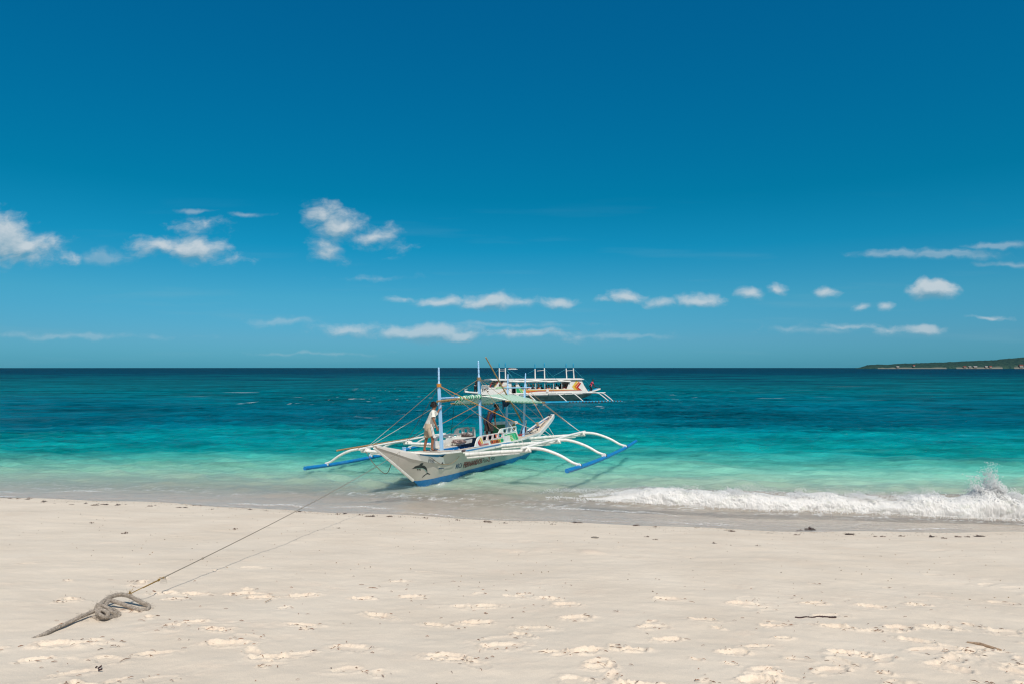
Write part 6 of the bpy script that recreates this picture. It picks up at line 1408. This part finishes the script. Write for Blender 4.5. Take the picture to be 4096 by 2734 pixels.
    m.build('hitch', yel, e2)
    m = MB(); c = at(.105); m.loft([[c+Vector((.014*math.sin(t)*math.cos(q), .02*math.cos(t), .014*math.sin(t)*math.sin(q))) for q in np.linspace(0, 6.28, 9)[:-1]] for t in np.linspace(.2, 2.9, 6)]); m.build('knot', gr, e2)
    m = MB(); c = at(.046)
    for i in range(7): m.tube([c, c+Vector((.01*i-.03, -.02, -.03-.006*i)), c+Vector((.012*i-.045, -.03, -.07))], .0012, 3)
    m.build('loose_ends', gr, e2)

def weed(name, c, rx, ry, hgt, n, seed, material, parent=None, blade=.03):
    rnd = random.Random(seed); m = MB()
    for _ in range(n):
        a = rnd.uniform(0, 6.28); q = rnd.random()**.6; p = Vector((math.cos(a)*rx*q, math.sin(a)*ry*q, rnd.random()**1.5*hgt*(1.1-q)))
        d = Vector((rnd.gauss(0,1), rnd.gauss(0,1), rnd.gauss(.2,.6))).normalized()*blade*rnd.uniform(.5,1.5); s = d.cross(Vector((rnd.gauss(0,1), rnd.gauss(0,1), rnd.gauss(0,1)))).normalized()*blade*rnd.uniform(.12,.3)
        k = Vector((0,0,blade*.25*rnd.uniform(-1,1)))
        m.add([p-s, p+s, p+d*.5+s*.9+k, p+d*.5-s*.9+k, p+d], [(0,1,2,3),(3,2,4)])
    o = m.build(name, material, parent, smooth=False); o.location = c
    return o
def build_beach_things():
    wm = mat('dark_seaweed', (.035,.014,.016), .7, .5, 30, .3, 80); wm2 = mat('brown_seaweed', (.085,.04,.025), .8, .5, 30, .3, 80)
    big = weed('seaweed', G(3240,2119,.0), .13, .07, .08, 340, 1, wm, blade=.04); tag(big, 'large dark purple seaweed clump just above the waterline right of the boat', 'seaweed')
    o = weed('seaweed', G(3398,2135,.005), .10, .03, .025, 120, 2, wm, blade=.03); tag(o, 'flat dark seaweed scrap right of the large purple clump', 'seaweed')
    o = weed('seaweed', G(3920,2143,.0), .12, .025, .02, 110, 4, wm, blade=.03); tag(o, 'thin dark seaweed strip near the right end of the tide line', 'seaweed')
    protos = []
    for i, (rx, ry, h_, n) in enumerate(((.07,.03,.025,60),(.10,.03,.02,80),(.045,.03,.03,45),(.05,.02,.012,30))): protos.append((rx, ry, h_, n, i))
    spots = [(15,1987,0),(40,1992,3),(72,1992,3),(110,1995,1),(118,1991,3),(170,2010,1),(175,2004,2),(215,2013,3),(285,2017,1),(342,2014,2),(380,2019,1),(392,2013,2),(410,2015,1),(425,2016,2),(470,2018,2),(500,2017,3),(600,2023,1),(620,2021,2),(715,2029,1),(740,2029,0),(775,2020,3),(800,2021,3),(845,2037,3),
        (1000,2037,0),(1060,2043,1),(1075,2040,3),(1105,2050,1),(1130,2052,3),(1198,2045,0),(1350,2054,3),(1378,2053,2),(1440,2058,3),(1470,2063,1),(1490,2063,2),(1560,2064,1),(1600,2066,3),(1700,2070,3),(1830,2078,3),(1950,2085,1),(2020,2090,3),(2210,2096,3),(2300,2088,0),(2320,2089,1),(2545,2100,1),(2620,2105,3),(2900,2120,3),(2925,2125,1),(3060,2133,3),(3083,2132,3),
        (3185,2138,3),(3200,2120,3),(3500,2143,3),(3530,2144,3),(3605,2142,3),(3725,2145,2),(3775,2150,3),(3830,2145,3),(3870,2145,3),(2855,2171,2),(2622,2157,3),(3030,2182,3),(2588,2145,3),(1355,2110,3),(940,2113,3),(366,2088,3),(500,2130,3)]
    first = {}
    for k, (px, py, t) in enumerate(spots):
        rx, ry, h_, n, i = protos[t]; c = G(px, py, .003)
        if t not in first:
            o = weed('seaweed', c, rx, ry, h_, n, 20+t, wm2 if t % 2 else wm, blade=.025); first[t] = o
        else: o = first[t].copy(); C.objects.link(o); o.location = c
        o.rotation_euler.z = random.uniform(-.4, .4)+(math.pi if random.random() < .5 else 0); s = random.uniform(.7, 1.35); o.scale = (s, s, s)
        tag(o, 'small dark seaweed scrap lying on the dry sand of the tide line', 'seaweed', 'small seaweed scraps along the tide line')
    # black twisted strand, husk, coral, stick
    m = MB(); pts = [G(x, y, .008) for x, y in ((3180,2466),(3200,2468),(3225,2465),(3250,2467),(3275,2463),(3300,2464),(3322,2466),(3345,2465))]; c = pts[0].copy(); pts = [p-c for p in pts]
    m.tube(smoothpath(pts, 5), [.006+.004*abs(math.sin(i*1.7)) for i in range(len(smoothpath(pts, 5)))], 6); o = m.build('weed_strand', wm); o.location = c; tag(o, 'black twisted weed strand lying among the footprints at the right', 'seaweed')
    m = MB()
    for x, y in ((382,2668),(392,2671),(400,2665),(394,2680),(402,2677)): p = G(x, y, .006)-G(390,2672); m.tube([p, p+Vector((.010,.004,.008))], .006, 6)
    o = m.build('husk', wm); o.location = G(390,2672); tag(o, 'small broken dark husk on the sand in the lower left corner', 'husk')
    o = rag('coral_piece', G(2378,2147,.01), (.075,.04,.018), mat('grey_coral', (.20,.18,.16), .9, .4, 30, .5, 60), None, 3, 'flat grey piece of coral on the sand in front of the boat', 'coral')
    m = MB(); a = G(3868,2566,.004); b = G(4006,2598,.0); m.tube([Vector((0,0,0)), (b-a)*.4+Vector((0,0,.012)), b-a], [.008,.014,.008], 7); o = m.build('stick', mat('bleached_wood', (.40,.28,.19), .9, .3, 30, .5, 60)); o.location = a; tag(o, 'half buried bleached stick near the right edge of the beach', 'stick')
    m = MB(); a = G(1060,2405,.003); m.tube([Vector((0,0,0)), G(1085,2392,.006)-a], .004, 5); o = m.build('twig', mat('bleached_wood', (.40,.28,.19))); o.location = a; tag(o, 'short thin twig right of the knotted rope', 'twig')
    # uncountable crumbs of shell and weed
    rng = np.random.default_rng(8); n = 2600; x = rng.uniform(-17, 15, n); d = np.abs(rng.normal(0, .55, n))+.12; d[:900] = rng.uniform(.2, 9, 900)
    y = shore(x)-d; z = land(x, y)+.003; r = rng.uniform(.003, .010, n)
    o = blob_mesh('tide_line_bits', np.stack([x, y, z+.035*fbm(x*.35, y*.6, 3, 3)+.012*fbm(x*1.6, y*2.8, 3, 5)], -1), r, mat('shell_bits', (.30,.22,.15), .9, .8, 3), rng); tag(o, 'scattered crumbs of shell and weed over the upper beach', 'debris', kind='stuff')

def build_litter():
    rng = random.Random(12); m = MB()
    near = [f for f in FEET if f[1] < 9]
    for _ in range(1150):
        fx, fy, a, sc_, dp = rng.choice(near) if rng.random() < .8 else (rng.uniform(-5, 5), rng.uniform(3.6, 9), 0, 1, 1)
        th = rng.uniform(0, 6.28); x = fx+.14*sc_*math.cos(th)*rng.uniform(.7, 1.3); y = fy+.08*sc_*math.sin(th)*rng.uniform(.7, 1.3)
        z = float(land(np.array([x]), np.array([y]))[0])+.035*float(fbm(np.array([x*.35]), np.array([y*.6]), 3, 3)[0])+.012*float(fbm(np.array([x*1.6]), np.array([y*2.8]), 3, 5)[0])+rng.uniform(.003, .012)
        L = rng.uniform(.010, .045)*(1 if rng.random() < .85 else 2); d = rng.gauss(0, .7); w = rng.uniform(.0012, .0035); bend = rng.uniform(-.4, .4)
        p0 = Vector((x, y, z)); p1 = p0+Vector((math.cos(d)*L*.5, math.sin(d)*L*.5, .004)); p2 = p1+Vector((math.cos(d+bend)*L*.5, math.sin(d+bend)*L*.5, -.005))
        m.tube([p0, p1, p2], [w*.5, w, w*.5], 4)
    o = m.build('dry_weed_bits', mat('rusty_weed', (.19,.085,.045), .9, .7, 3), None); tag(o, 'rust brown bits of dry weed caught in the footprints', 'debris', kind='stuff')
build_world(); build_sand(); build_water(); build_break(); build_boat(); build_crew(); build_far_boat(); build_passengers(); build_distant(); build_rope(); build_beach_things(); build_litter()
